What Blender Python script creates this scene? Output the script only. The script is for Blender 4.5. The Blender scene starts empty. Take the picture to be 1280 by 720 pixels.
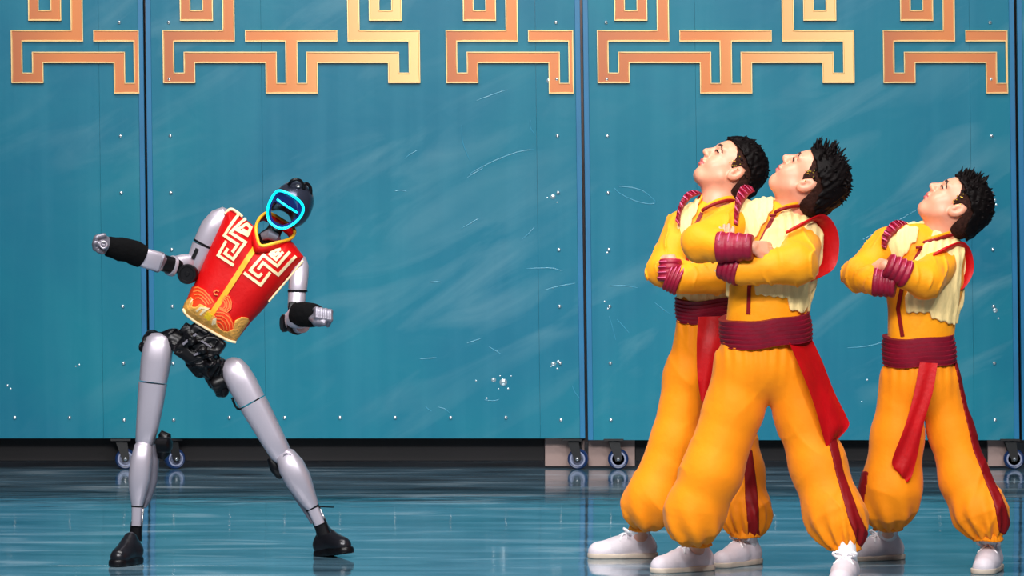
import bpy, math, random
import numpy as np
from mathutils import Vector, Matrix
from mathutils.bvhtree import BVHTree
random.seed(7)
SC = bpy.context.scene
COL = SC.collection
# ------------------------------------------------------------------ camera
FPX, CAMH, HOR = 4000.0, 0.9875, 320.0        # focal length in pixels, camera height, horizon row
cam = bpy.data.cameras.new('camera'); camo = bpy.data.objects.new('camera', cam); COL.objects.link(camo)
camo.location = (0, 0, CAMH); camo.rotation_euler = (math.pi/2, 0, 0)
cam.sensor_width = 36; cam.lens = FPX/1280*36; cam.shift_y = -(360-HOR)/1280
cam.clip_start = .1; cam.clip_end = 100
SC.camera = camo
SC.view_settings.view_transform = 'Standard'; SC.view_settings.look = 'None'
SC.view_settings.exposure = 0.0; SC.view_settings.gamma = 1; SC.view_settings.use_curve_mapping = False
# ------------------------------------------------------------------ world and stage lights
w = bpy.data.worlds.new('world'); SC.world = w; w.use_nodes = True
w.node_tree.nodes['Background'].inputs[0].default_value = (.55, .68, .9, 1)
w.node_tree.nodes['Background'].inputs[1].default_value = .10
def area(name, loc, target, sx, sy, power, color=(1, 1, 1), spread=180):
    l = bpy.data.lights.new(name, 'AREA'); l.shape = 'RECTANGLE'; l.size = sx; l.size_y = sy
    l.energy = power; l.color = color; l.spread = math.radians(spread)
    o = bpy.data.objects.new(name, l); COL.objects.link(o); o.location = loc
    o.rotation_euler = (Vector(target)-Vector(loc)).to_track_quat('-Z', 'Y').to_euler(); return o
def spot(name, loc, target, power, ang=40, rad=.06, color=(1, 1, 1)):
    l = bpy.data.lights.new(name, 'SPOT'); l.energy = power; l.spot_size = math.radians(ang); l.spot_blend = .5
    l.shadow_soft_size = rad; l.color = color
    o = bpy.data.objects.new(name, l); COL.objects.link(o); o.location = loc
    o.rotation_euler = (Vector(target)-Vector(loc)).to_track_quat('-Z', 'Y').to_euler(); return o
area('front_light_bank', (-.6, 3.0, 5.0), (0, 13.5, 1.0), 6, 1.6, 640, (1, .97, .95))
area('added_wall_wash', (0, 11.6, 5.4), (0, 14.8, 1.3), 6.5, .5, 34, (.96, 1, 1), 70)  # extra lamp added to keep the panels bright
area('top_light_bank', (-.4, 8.8, 5.4), (.1, 10.4, .6), 4, 1.0, 250, (1, .96, .92))
area('added_backstage_light', (.6, 16.2, 3.4), (.4, 15.4, 0), 2.5, .6, 20, (1, .9, .85))  # added lamp, brightens the beige gap beneath the panels
spot('follow_spot', (-2.4, 3.5, 5.2), (-1.0, 10.4, .8), 620, 30)
spot('follow_spot', (1.9, 3.2, 5.2), (1.1, 10.1, .8), 620, 30)
spot('follow_spot', (3.6, 6.0, 5.4), (1.0, 14.0, 1.0), 420, 50)
# ------------------------------------------------------------------ helpers
def px(x, y, D):                              # picture position at distance D -> world point
    return np.array(((x-640)/FPX*D, D, CAMH+(HOR-y)/FPX*D))
def Dfoot(y): return FPX*CAMH/(y-HOR)
def lin(c):
    return tuple((v/255/12.92 if v/255 <= .04045 else ((v/255+.055)/1.055)**2.4) for v in c)
def worg(o):
    v = Vector((0, 0, 0))
    while o is not None: v = v+o.location; o = o.parent
    return v
MATS = {}
def mat(name, rgb, rough=.5, metal=0., var=.0, vscale=8., bump=0., bscale=200., coat=0., coat_rough=.05, sss=0., emit=0., sheen=0., aniso=None, spec=.5, rgb2=None, bstretch=(1, 1, 1)):
    m = bpy.data.materials.new(name); m.use_nodes = True
    nt = m.node_tree; N = nt.nodes; L = nt.links; b = N['Principled BSDF']
    c = lin(rgb)+(1,)
    b.inputs['Base Color'].default_value = c; b.inputs['Roughness'].default_value = rough
    b.inputs['Metallic'].default_value = metal; b.inputs['Coat Weight'].default_value = coat
    b.inputs['Coat Roughness'].default_value = coat_rough; b.inputs['Specular IOR Level'].default_value = spec
    b.inputs['Sheen Weight'].default_value = sheen
    if sss:
        b.inputs['Subsurface Weight'].default_value = sss; b.inputs['Subsurface Radius'].default_value = (.012, .005, .003)
        b.inputs['Subsurface Scale'].default_value = 1.0
    if emit:
        b.inputs['Emission Color'].default_value = c; b.inputs['Emission Strength'].default_value = emit
    tc = N.new('ShaderNodeTexCoord')
    if var or rgb2:
        t = N.new('ShaderNodeTexNoise'); t.inputs['Scale'].default_value = vscale; t.inputs['Detail'].default_value = 5
        L.new(tc.outputs['Object'], t.inputs['Vector'])
        r = N.new('ShaderNodeValToRGB'); r.color_ramp.elements[0].position = .35; r.color_ramp.elements[1].position = .65
        c2 = lin(rgb2)+(1,) if rgb2 else tuple(min(1, v*(1+var)) for v in c[:3])+(1,)
        c1 = c if rgb2 else tuple(v*(1-var) for v in c[:3])+(1,)
        r.color_ramp.elements[0].color = c1; r.color_ramp.elements[1].color = c2
        L.new(t.outputs['Fac'], r.inputs['Fac']); L.new(r.outputs['Color'], b.inputs['Base Color'])
    if bump:
        mp = N.new('ShaderNodeMapping'); mp.inputs['Scale'].default_value = bstretch
        L.new(tc.outputs['Object'], mp.inputs['Vector'])
        t2 = N.new('ShaderNodeTexNoise'); t2.inputs['Scale'].default_value = bscale; t2.inputs['Detail'].default_value = 3
        L.new(mp.outputs[0], t2.inputs['Vector'])
        bp = N.new('ShaderNodeBump'); bp.inputs['Strength'].default_value = bump; bp.inputs['Distance'].default_value = .01
        L.new(t2.outputs['Fac'], bp.inputs['Height']); L.new(bp.outputs['Normal'], b.inputs['Normal'])
        if coat: L.new(bp.outputs['Normal'], b.inputs['Coat Normal'])
    MATS[name] = m; return m
def mesh_obj(name, V, F, mats, parent=None, smooth=True, mi=None, label=None, angle=None):
    V = np.asarray(V, float)
    if parent is not None: V = V-np.array(worg(parent))
    me = bpy.data.meshes.new(name); me.from_pydata(V.tolist(), [], F if isinstance(F, list) else F.tolist())
    for m in (mats if isinstance(mats, (list, tuple)) else [mats]): me.materials.append(m)
    if mi is not None: me.polygons.foreach_set('material_index', np.asarray(mi, np.int32))
    if smooth: me.polygons.foreach_set('use_smooth', np.ones(len(me.polygons), bool))
    me.update()
    if smooth and angle: me.set_sharp_from_angle(angle=math.radians(angle))
    o = bpy.data.objects.new(name, me); COL.objects.link(o); o.parent = parent
    if label: o['label'] = label
    return o
def thing(name, label, cat, loc, group=None):
    o = bpy.data.objects.new(name, None); COL.objects.link(o); o.location = loc
    o.empty_display_size = .1; o['label'] = label; o['category'] = cat
    if group: o['group'] = group
    return o
def merge(parts):                              # [(V, F)] -> one
    V = []; F = []; n = 0
    for v, f in parts:
        v = np.asarray(v, float); V.append(v); F += [[i+n for i in q] for q in f]; n += len(v)
    return np.concatenate(V), F
def box(c, s, R=None, bev=.15):                # chamfered box: centre, half sizes, optional 3x3 axes (columns)
    s = np.asarray(s, float); b = min(s)*bev; V = []; F = []
    idx = {}
    for sx in (-1, 1):
        for sy in (-1, 1):
            for sz in (-1, 1):
                for a in range(3):
                    p = np.array((sx, sy, sz))*s
                    for k in range(3):
                        if k != a: p[k] -= (sx, sy, sz)[k]*b
                    idx[(sx, sy, sz, a)] = len(V); V.append(p)
    for a in range(3):
        o = [k for k in range(3) if k != a]
        for sg in (-1, 1):
            q = []
            for u, v in ((-1, -1), (1, -1), (1, 1), (-1, 1)):
                t = [0, 0, 0]; t[a] = sg; t[o[0]] = u; t[o[1]] = v; q.append(idx[tuple(t)+(a,)])
            F.append(q)
        for u in (-1, 1):                       # edge chamfers parallel to axis a
            for v in (-1, 1):
                q = []
                for sg, kk in ((-1, 0), (-1, 1), (1, 1), (1, 0)):
                    t = [0, 0, 0]; t[a] = sg; t[o[0]] = u; t[o[1]] = v; q.append(idx[tuple(t)+(o[kk],)])
                F.append(q)
    for sx in (-1, 1):
        for sy in (-1, 1):
            for sz in (-1, 1): F.append([idx[(sx, sy, sz, a)] for a in range(3)])
    V = np.array(V)
    for q in F:                                 # outward winding
        n = np.cross(V[q[1]]-V[q[0]], V[q[2]]-V[q[0]])
        if np.dot(n, V[q].mean(0)) < 0: q.reverse()
    if R is not None: V = V@np.asarray(R).T
    return V+np.asarray(c), F
def rings_mesh(rings, cap=True, closed=True):
    n = len(rings[0]); V = np.concatenate(rings); F = []
    for i in range(len(rings)-1):
        for j in range(n if closed else n-1):
            k = (j+1) % n; F.append([i*n+j, i*n+k, (i+1)*n+k, (i+1)*n+j])
    if cap: F.append(list(range(n))[::-1]); F.append([(len(rings)-1)*n+j for j in range(n)])
    return V, F
def loft(pts, n=20, ex=2.0, ref=(0, 1, 0), cap=True):
    """pts: (centre, half width in the picture plane, half depth)"""
    C = [np.asarray(p[0], float) for p in pts]; rings = []
    for i, p in enumerate(pts):
        t = C[min(i+1, len(C)-1)]-C[max(i-1, 0)]; t /= np.linalg.norm(t)+1e-9
        a = np.cross(t, ref); a /= np.linalg.norm(a)+1e-9; b = np.cross(a, t)
        th = np.linspace(0, 2*math.pi, n, endpoint=False)
        cs, sn = np.cos(th), np.sin(th)
        u = np.sign(cs)*np.abs(cs)**(2/ex); v = np.sign(sn)*np.abs(sn)**(2/ex)
        rings.append(C[i]+np.outer(u*p[1], a)+np.outer(v*p[2], b))
    return rings_mesh(rings, cap)
def lathe(c, axis, prof, n=24):                # prof: (distance along axis, radius)
    axis = np.asarray(axis, float)/np.linalg.norm(axis)
    a = np.cross(axis, (0, 0, 1.)) if abs(axis[2]) < .9 else np.cross(axis, (1., 0, 0)); a /= np.linalg.norm(a); b = np.cross(axis, a)
    th = np.linspace(0, 2*math.pi, n, endpoint=False)
    return rings_mesh([np.asarray(c)+axis*h+r*(np.outer(np.cos(th), a)+np.outer(np.sin(th), b)) for h, r in prof])
def smooth_path(P, n, closed=False):           # Catmull-Rom resample
    P = np.asarray(P, float); m = len(P); out = []
    segs = m if closed else m-1
    for i in range(n):
        t = i/(n if closed else n-1)*segs; k = min(int(t), segs-1); u = t-k
        g = lambda j: P[j % m] if closed else P[min(max(j, 0), m-1)]
        p0, p1, p2, p3 = g(k-1), g(k), g(k+1), g(k+2)
        out.append(.5*((2*p1)+(-p0+p2)*u+(2*p0-5*p1+4*p2-p3)*u*u+(-p0+3*p1-3*p2+p3)*u**3))
    return np.array(out)
def tube(P, r, n=8, closed=False):
    P = np.asarray(P, float); m = len(P); rings = []
    r = np.broadcast_to(r, m); up = np.array((0.13, .9, .2))
    for i in range(m):
        t = (P[(i+1) % m]-P[i-1]) if closed else P[min(i+1, m-1)]-P[max(i-1, 0)]
        t /= np.linalg.norm(t)+1e-9; a = np.cross(t, up); a /= np.linalg.norm(a)+1e-9; b = np.cross(a, t)
        th = np.linspace(0, 2*math.pi, n, endpoint=False)
        rings.append(P[i]+r[i]*(np.outer(np.cos(th), a)+np.outer(np.sin(th), b)))
    if closed: rings.append(rings[0].copy())
    return rings_mesh(rings, not closed)
# ---- distance fields -> meshes
def axis_pts(lo, hi, h): return np.arange(lo, hi+h, h)
class Field:
    def __init__(s, xs, ys, zs):
        s.ax = [np.asarray(a, np.float32) for a in (xs, ys, zs)]
        s.F = np.full([len(a) for a in s.ax], 1., np.float32)
    @classmethod
    def cube(c, lo, hi, h): return c(*[axis_pts(lo[i], hi[i], h) for i in range(3)])
    def sl(s, lo, hi):
        r = []
        for i in range(3):
            a = max(int(np.searchsorted(s.ax[i], lo[i]))-1, 0); b = min(int(np.searchsorted(s.ax[i], hi[i]))+1, len(s.ax[i]))
            if b <= a: return None
            r.append(slice(a, b))
        return tuple(r)
    def grid(s, q): return s.ax[0][q[0]][:, None, None], s.ax[1][q[1]][None, :, None], s.ax[2][q[2]][None, None, :]
    def comb(s, fn, lo, hi, k, op):
        q = s.sl(np.asarray(lo)-k-.03, np.asarray(hi)+k+.03)
        if q is None: return
        d = fn(*s.grid(q)); A = s.F[q]
        if op == 'sub':
            if k > 0:
                h = np.clip(.5-.5*(A+d)/k, 0, 1); s.F[q] = A*(1-h)-d*h+k*h*(1-h)
            else: s.F[q] = np.maximum(A, -d)
        else:
            if k > 0:
                h = np.clip(.5+.5*(A-d)/k, 0, 1); s.F[q] = A*(1-h)+d*h-k*h*(1-h)
            else: s.F[q] = np.minimum(A, d)
    def rc(s, a, b, r1, r2, k=.01, ysc=1., op='add'):
        a = np.asarray(a, float); b = np.asarray(b, float); ba = (b-a)/np.array((1, ysc, 1)); L2 = float(ba@ba)+1e-12
        def fn(X, Y, Z):
            x = X-a[0]; y = (Y-a[1])/ysc; z = Z-a[2]
            t = np.clip((x*ba[0]+y*ba[1]+z*ba[2])/L2, 0, 1)
            return np.sqrt((x-ba[0]*t)**2+(y-ba[1]*t)**2+(z-ba[2]*t)**2)-(r1+(r2-r1)*t)
        m = max(r1, r2); s.comb(fn, np.minimum(a, b)-m, np.maximum(a, b)+m, k, op)
    def chain(s, pts, k=.01, ysc=1., op='add'):
        for p, q in zip(pts[:-1], pts[1:]): s.rc(p[0], q[0], p[1], q[1], k, ysc, op)
    def el(s, c, r, R=None, k=.01, op='add'):
        c = np.asarray(c, float); r = np.asarray(r, float); R = np.eye(3) if R is None else np.asarray(R)
        def fn(X, Y, Z):
            x = X-c[0]; y = Y-c[1]; z = Z-c[2]
            q = [(x*R[0, i]+y*R[1, i]+z*R[2, i]) for i in range(3)]
            k0 = np.sqrt((q[0]/r[0])**2+(q[1]/r[1])**2+(q[2]/r[2])**2)
            k1 = np.sqrt((q[0]/r[0]**2)**2+(q[1]/r[1]**2)**2+(q[2]/r[2]**2)**2)
            return k0*(k0-1)/(k1+1e-6)
        m = max(r); s.comb(fn, c-m, c+m, k, op)
    def bx(s, c, hs, R=None, rd=.005, k=.005, op='add'):
        c = np.asarray(c, float); hs = np.asarray(hs, float); R = np.eye(3) if R is None else np.asarray(R)
        def fn(X, Y, Z):
            x = X-c[0]; y = Y-c[1]; z = Z-c[2]
            q = [np.abs(x*R[0, i]+y*R[1, i]+z*R[2, i])-(hs[i]-rd) for i in range(3)]
            return np.sqrt(sum(np.maximum(v, 0)**2 for v in q))+np.minimum(np.maximum(np.maximum(q[0], q[1]), q[2]), 0)-rd
        m = np.linalg.norm(hs); s.comb(fn, c-m, c+m, k, op)
    def all(s): return s.grid((slice(None),)*3)
    def near(s, band, fn):                      # add a small displacement where the surface runs
        i = np.nonzero(np.abs(s.F) < band)
        s.F[i] += fn(s.ax[0][i[0]], s.ax[1][i[1]], s.ax[2][i[2]]).astype(np.float32)
    def copy(s, F):
        n = Field.__new__(Field); n.ax = s.ax; n.F = F.astype(np.float32); return n
    def mesh(s):
        F = s.F.copy()
        for a in range(3):                      # keep closed at the grid border
            sl = [slice(None)]*3
            for e in (0, -1): sl[a] = e; F[tuple(sl)] = np.maximum(F[tuple(sl)], 1e-3)
        I = F < 0
        c = np.zeros([n-1 for n in F.shape], np.int8)
        off = [(i, j, k) for i in (0, 1) for j in (0, 1) for k in (0, 1)]
        nx, ny, nz = c.shape
        for i, j, k in off: c += I[i:i+nx, j:j+ny, k:k+nz]
        act = np.nonzero((c > 0) & (c < 8))
        n = len(act[0]); idm = np.full(c.shape, -1, np.int32); idm[act] = np.arange(n)
        val = {o: F[act[0]+o[0], act[1]+o[1], act[2]+o[2]] for o in off}
        P = np.zeros((n, 3)); cnt = np.zeros(n)
        for o in off:
            for a in range(3):
                if o[a] == 0:
                    o2 = list(o); o2[a] = 1; o2 = tuple(o2); u, v = val[o], val[o2]
                    m = (u < 0) != (v < 0); t = np.where(m, u/np.where(m, u-v, 1), 0)
                    e = np.array(o, float)[None, :].repeat(n, 0); e[:, a] = t
                    P += e*m[:, None]; cnt += m
        P = P/cnt[:, None]+np.stack(act, 1)
        W = np.stack([np.interp(P[:, a], np.arange(len(s.ax[a])), s.ax[a]) for a in range(3)], 1)
        Q = []
        for a in range(3):
            b, d = (a+1) % 3, (a+2) % 3
            s0 = [slice(1, -1)]*3; s1 = [slice(1, -1)]*3
            s0[a] = slice(0, -1); s1[a] = slice(1, None)
            A, B = I[tuple(s0)], I[tuple(s1)]
            for fl, m in ((0, A & ~B), (1, B & ~A)):
                e = np.nonzero(m); e = [e[i]+(0 if i == a else 1) for i in range(3)]
                def cell(ub, ud):
                    r = list(e); r[b] = r[b]-ub; r[d] = r[d]-ud; return idm[tuple(r)]
                q = np.stack([cell(1, 1), cell(0, 1), cell(0, 0), cell(1, 0)], 1)
                Q.append(q[:, ::-1] if fl else q)
        return W, np.concatenate(Q)
def poly2d(P, X, Z):                             # signed distance to a polygon in x, z
    P = np.asarray(P, float); d = None; s = np.ones(np.broadcast(X, Z).shape)
    n = len(P)
    for i in range(n):
        a, b = P[i], P[i-1]; e = b-a; wx, wz = X-a[0], Z-a[1]
        t = np.clip((wx*e[0]+wz*e[1])/(e@e+1e-12), 0, 1)
        dd = (wx-e[0]*t)**2+(wz-e[1]*t)**2; d = dd if d is None else np.minimum(d, dd)
        c1 = Z >= a[1]; c2 = Z < b[1]; c3 = e[0]*wz > e[1]*wx
        s = np.where((c1 & c2 & c3) | (~c1 & ~c2 & ~c3), -s, s)
    return s*np.sqrt(d)
def wob(x, y, z, sc, seed):
    r = np.random.RandomState(seed); v = 0
    for i in range(4):
        d = r.normal(size=3); d /= np.linalg.norm(d); ph = r.uniform(0, 6.28, 2); f = 6.283/sc*r.uniform(.7, 1.4)
        v = v+np.sin(f*(d[0]*x+d[1]*y+d[2]*z)+ph[0]+1.3*np.sin(f*.6*(d[1]*x-d[0]*y+d[2]*z)+ph[1]))
    return v/4
def drape(bvh, P, width, mats, name, parent, lift=.003, thick=.003, n=None, taper=False):
    """ribbon laid on a surface: P world points along it, dropped along y"""
    P = np.asarray(P, float)
    L = np.r_[0, np.cumsum(np.linalg.norm(np.diff(P, axis=0), axis=1))]
    n = n or max(4, int(L[-1]/.006)); T = np.linspace(0, L[-1], n)
    T = np.unique(np.r_[T, L]); C = np.stack([np.interp(T, L, P[:, i]) for i in range(3)], 1); n = len(C)
    rows = []
    for i in range(n):
        t0 = C[i]-C[max(i-1, 0)]; t1 = C[min(i+1, n-1)]-C[i]
        t0[1] = t1[1] = 0
        if np.linalg.norm(t0) < 1e-7: t0 = t1
        if np.linalg.norm(t1) < 1e-7: t1 = t0
        t0 = t0/np.linalg.norm(t0); t1 = t1/np.linalg.norm(t1)
        n0 = np.array((-t0[2], 0, t0[0])); n1 = np.array((-t1[2], 0, t1[0])); m = n0+n1
        m = m/(np.linalg.norm(m)+1e-6); m = m/max(.5, m@n0)
        ww = width/2*(1-.6*i/n if taper else 1); row = []
        for u in (-1, -.33, .33, 1):
            p = C[i]+m*ww*u
            h = bvh.ray_cast(Vector((p[0], p[1]-1.5, p[2])), Vector((0, 1, 0)))
            row.append((p[0], h[0].y if h[0] is not None else None, p[2]))
        rows.append(row)
    ys = [r[1] for row in rows for r in row if r[1] is not None]
    if not ys: return None
    V = []; last = ys[0]
    for row in rows:
        good = [r[1] for r in row if r[1] is not None]
        if good: last = sum(good)/len(good)
        for r in row:
            y = r[1] if r[1] is not None and abs(r[1]-last) < .05 else last
            V.append((r[0], y-lift, r[2]))
    nv = len(V); V += [(v[0], v[1]+thick+lift, v[2]) for v in V]; F = []
    for i in range(n-1):
        for j in range(3):
            a = i*4+j; F.append([a, a+4, a+5, a+1]); F.append([nv+a, nv+a+1, nv+a+5, nv+a+4])
        a = i*4; F.append([a, nv+a, nv+a+4, a+4]); a = i*4+3; F.append([a, a+4, nv+a+4, nv+a])
    for e in (0, (n-1)*4):
        for j in range(3): F.append([e+j, e+j+1, nv+e+j+1, nv+e+j])
    return mesh_obj(name, V, F, mats, parent, smooth=True, angle=40)
# ------------------------------------------------------------------ materials
mat('gold_edge', (250, 214, 150), .3, .35)
mat('bolt', (245, 248, 250), .12, .9)
mat('seam_dark', (8, 20, 34), .6)
mat('black', (14, 14, 17), .5, var=.2)
mat('skirt', (17, 13, 16), .75, var=.25, vscale=3)
mat('beige', (158, 134, 128), .7, var=.12, vscale=2, bump=.1, bscale=30)
mat('tyre', (16, 42, 86), .35, var=.1)
mat('rim', (140, 146, 172), .35)
mat('steel', (200, 202, 206), .25, .9)
mat('skin', (228, 156, 126), .42, var=.05, vscale=30, sss=.12)
mat('lip', (196, 96, 92), .4, sss=.1)
mat('brow', (40, 24, 20), .7)
mat('eye', (30, 18, 14), .15)
mat('eye_white', (230, 225, 220), .2)
mat('hair', (11, 6, 6), .55, var=.3, vscale=60, bump=.2, bscale=150, spec=.1)
mat('hair_short', (50, 29, 24), .9, spec=.1, var=.35, vscale=120, bump=.4, bscale=400)
mat('glitter', (250, 215, 90), .2, .8, emit=0)
mat('yellow', (254, 158, 0), .6, var=.06, vscale=9, bump=.12, bscale=60, sheen=.1, spec=.3)
mat('trouser', (255, 143, 0), .65, var=.06, vscale=8, bump=.12, bscale=50, sheen=.1, spec=.25)
mat('cream', (244, 214, 148), .7, var=.06, vscale=20, bump=.35, bscale=60, bstretch=(3, 3, .6), spec=.3)
mat('maroon', (128, 0, 34), .55, var=.2, vscale=14, bump=.15, bscale=80)
mat('magenta', (146, 2, 44), .5, var=.15, vscale=20, bump=.15, bscale=90)
mat('pink', (224, 104, 146), .5)
mat('red', (192, 3, 12), .5, var=.12, vscale=12, bump=.12, bscale=70, spec=.3)
mat('dark_red', (130, 3, 10), .55, var=.1, vscale=12, spec=.3)
mat('shoe', (214, 204, 212), .5, var=.03, vscale=30, bump=.1, bscale=250)
mat('sole', (200, 184, 168), .55, var=.05, vscale=20)
mat('lace', (250, 246, 250), .7)
mat('sock', (240, 236, 240), .8, bump=.3, bscale=300)
mat('shell', (186, 178, 190), .38, .45, var=.05, vscale=6)
mat('shell_grey', (128, 124, 136), .38, .5, var=.06, vscale=8)
mat('robot_black', (13, 12, 16), .35, .2, var=.3, vscale=15, spec=.35)
mat('robot_cloth', (5, 5, 7), .9, bump=.4, bscale=60, spec=.15)
mat('gunmetal', (70, 74, 92), .22, .7)
mat('navy', (8, 24, 96), .2, coat=.5)
mat('cyan_glow', (0, 225, 255), .3, emit=1.6)
mat('vest_red', (204, 4, 6), .55, var=.08, vscale=10, bump=.1, bscale=90, spec=.25)
mat('vest_cream', (252, 226, 178), .6, bump=.2, bscale=200)
mat('vest_gold', (250, 176, 38), .45, .15, var=.1, vscale=40)
mat('hem_gold', (236, 170, 78), .5, .1, var=.18, vscale=45, bump=.5, bscale=90)
mat('orange', (240, 58, 6), .55)
mat('orange_light', (255, 128, 60), .5)
mat('tassel', (246, 200, 30), .5, bump=.4, bscale=120)
mat('boot', (30, 30, 36), .28, .3, var=.2, vscale=20)

def panel_material():
    m = bpy.data.materials.new('panel_teal'); m.use_nodes = True; nt = m.node_tree; N = nt.nodes; L = nt.links; b = N['Principled BSDF']
    tc = N.new('ShaderNodeTexCoord'); geo = N.new('ShaderNodeNewGeometry')
    def noise(scale, detail=4, vec=None, dist=0.):
        t = N.new('ShaderNodeTexNoise'); t.inputs['Scale'].default_value = scale; t.inputs['Detail'].default_value = detail; t.inputs['Distortion'].default_value = dist
        L.new(vec or geo.outputs['Position'], t.inputs['Vector']); return t
    def ramp(src, p0, p1, c0, c1):
        r = N.new('ShaderNodeValToRGB'); e = r.color_ramp.elements; e[0].position = p0; e[1].position = p1; e[0].color = c0; e[1].color = c1
        L.new(src, r.inputs['Fac']); return r
    def mix(f, a, bb, mode='MIX'):
        x = N.new('ShaderNodeMixRGB'); x.blend_type = mode
        if isinstance(f, float): x.inputs[0].default_value = f
        else: L.new(f, x.inputs[0])
        for i, v in ((1, a), (2, bb)):
            if isinstance(v, tuple): x.inputs[i].default_value = v
            else: L.new(v, x.inputs[i])
        return x
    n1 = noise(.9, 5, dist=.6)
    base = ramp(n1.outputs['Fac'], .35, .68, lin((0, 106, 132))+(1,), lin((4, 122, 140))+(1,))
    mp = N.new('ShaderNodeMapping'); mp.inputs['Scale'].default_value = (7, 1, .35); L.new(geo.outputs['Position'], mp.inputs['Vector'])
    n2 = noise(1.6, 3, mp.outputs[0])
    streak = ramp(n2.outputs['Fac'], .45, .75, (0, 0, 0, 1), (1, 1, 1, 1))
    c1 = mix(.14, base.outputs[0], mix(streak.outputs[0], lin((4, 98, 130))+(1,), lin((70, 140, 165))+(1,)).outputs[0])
    # diagonal scuffs, with pale film reflections painted into the colour
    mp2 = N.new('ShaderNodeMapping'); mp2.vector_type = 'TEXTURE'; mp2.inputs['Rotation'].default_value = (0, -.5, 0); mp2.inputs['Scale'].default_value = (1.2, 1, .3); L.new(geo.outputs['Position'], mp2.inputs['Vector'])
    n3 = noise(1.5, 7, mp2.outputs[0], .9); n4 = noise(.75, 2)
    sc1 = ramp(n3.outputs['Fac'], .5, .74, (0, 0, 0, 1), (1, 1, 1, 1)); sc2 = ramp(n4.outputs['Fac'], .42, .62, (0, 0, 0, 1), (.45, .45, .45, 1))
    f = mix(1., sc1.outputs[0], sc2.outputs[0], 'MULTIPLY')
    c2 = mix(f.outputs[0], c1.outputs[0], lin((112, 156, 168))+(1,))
    L.new(c2.outputs[0], b.inputs['Base Color'])
    b.inputs['Roughness'].default_value = .42; b.inputs['Specular IOR Level'].default_value = .3; b.inputs['Coat Weight'].default_value = .2; b.inputs['Coat Roughness'].default_value = .08
    nb = noise(9., 4, dist=.3); bp = N.new('ShaderNodeBump'); bp.inputs['Strength'].default_value = .06; bp.inputs['Distance'].default_value = .02
    L.new(nb.outputs['Fac'], bp.inputs['Height']); L.new(bp.outputs[0], b.inputs['Normal']); L.new(bp.outputs[0], b.inputs['Coat Normal'])
    MATS['panel'] = m
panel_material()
mat('panel_edge', (18, 108, 152), .4, var=.1, vscale=3, coat=.3)
def gold_material():
    m = bpy.data.materials.new('fret_copper'); m.use_nodes = True; nt = m.node_tree; N = nt.nodes; L = nt.links; b = N['Principled BSDF']
    at = N.new('ShaderNodeTexCoord'); s = N.new('ShaderNodeSeparateXYZ'); L.new(at.outputs['Generated'], s.inputs[0])
    r = N.new('ShaderNodeValToRGB'); e = r.color_ramp.elements
    e[0].position = 0; e[0].color = lin((176, 100, 62))+(1,); e[1].position = 1; e[1].color = lin((240, 196, 132))+(1,)
    k = e.new(.45); k.color = lin((206, 122, 66))+(1,)
    L.new(s.outputs[0], r.inputs[0]); L.new(r.outputs[0], b.inputs['Base Color'])
    b.inputs['Metallic'].default_value = .2; b.inputs['Roughness'].default_value = .38; MATS['fret'] = m
    m2 = m.copy(); m2.name = 'fret_copper_half'; MATS['fret_half'] = m2
    for nd in m2.node_tree.nodes:
        if nd.type == 'VALTORGB': nd.color_ramp.elements[2].color = lin((200, 118, 70))+(1,)
gold_material()
def floor_material():
    m = bpy.data.materials.new('floor_gloss'); m.use_nodes = True; nt = m.node_tree; N = nt.nodes; L = nt.links; b = N['Principled BSDF']
    geo = N.new('ShaderNodeNewGeometry')
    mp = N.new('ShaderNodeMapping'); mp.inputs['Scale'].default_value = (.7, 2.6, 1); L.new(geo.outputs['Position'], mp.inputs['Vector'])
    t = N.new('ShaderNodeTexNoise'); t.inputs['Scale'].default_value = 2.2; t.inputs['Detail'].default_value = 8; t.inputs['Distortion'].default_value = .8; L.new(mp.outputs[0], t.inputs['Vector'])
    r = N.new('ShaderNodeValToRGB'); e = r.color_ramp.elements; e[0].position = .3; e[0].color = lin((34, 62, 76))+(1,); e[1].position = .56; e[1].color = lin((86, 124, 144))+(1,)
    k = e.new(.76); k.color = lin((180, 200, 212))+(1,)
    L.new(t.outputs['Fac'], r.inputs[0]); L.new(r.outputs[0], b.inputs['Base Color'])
    b.inputs['Roughness'].default_value = .07; b.inputs['IOR'].default_value = 1.75
    t2 = N.new('ShaderNodeTexNoise'); t2.inputs['Scale'].default_value = 3.; t2.inputs['Detail'].default_value = 4
    mp2 = N.new('ShaderNodeMapping'); mp2.inputs['Scale'].default_value = (1, 1.6, 1); L.new(geo.outputs['Position'], mp2.inputs['Vector']); L.new(mp2.outputs[0], t2.inputs['Vector'])
    bp = N.new('ShaderNodeBump'); bp.inputs['Strength'].default_value = .085; bp.inputs['Distance'].default_value = .02
    L.new(t2.outputs['Fac'], bp.inputs['Height']); L.new(bp.outputs[0], b.inputs['Normal'])
    MATS['floor'] = m
floor_material()
M = MATS
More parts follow.
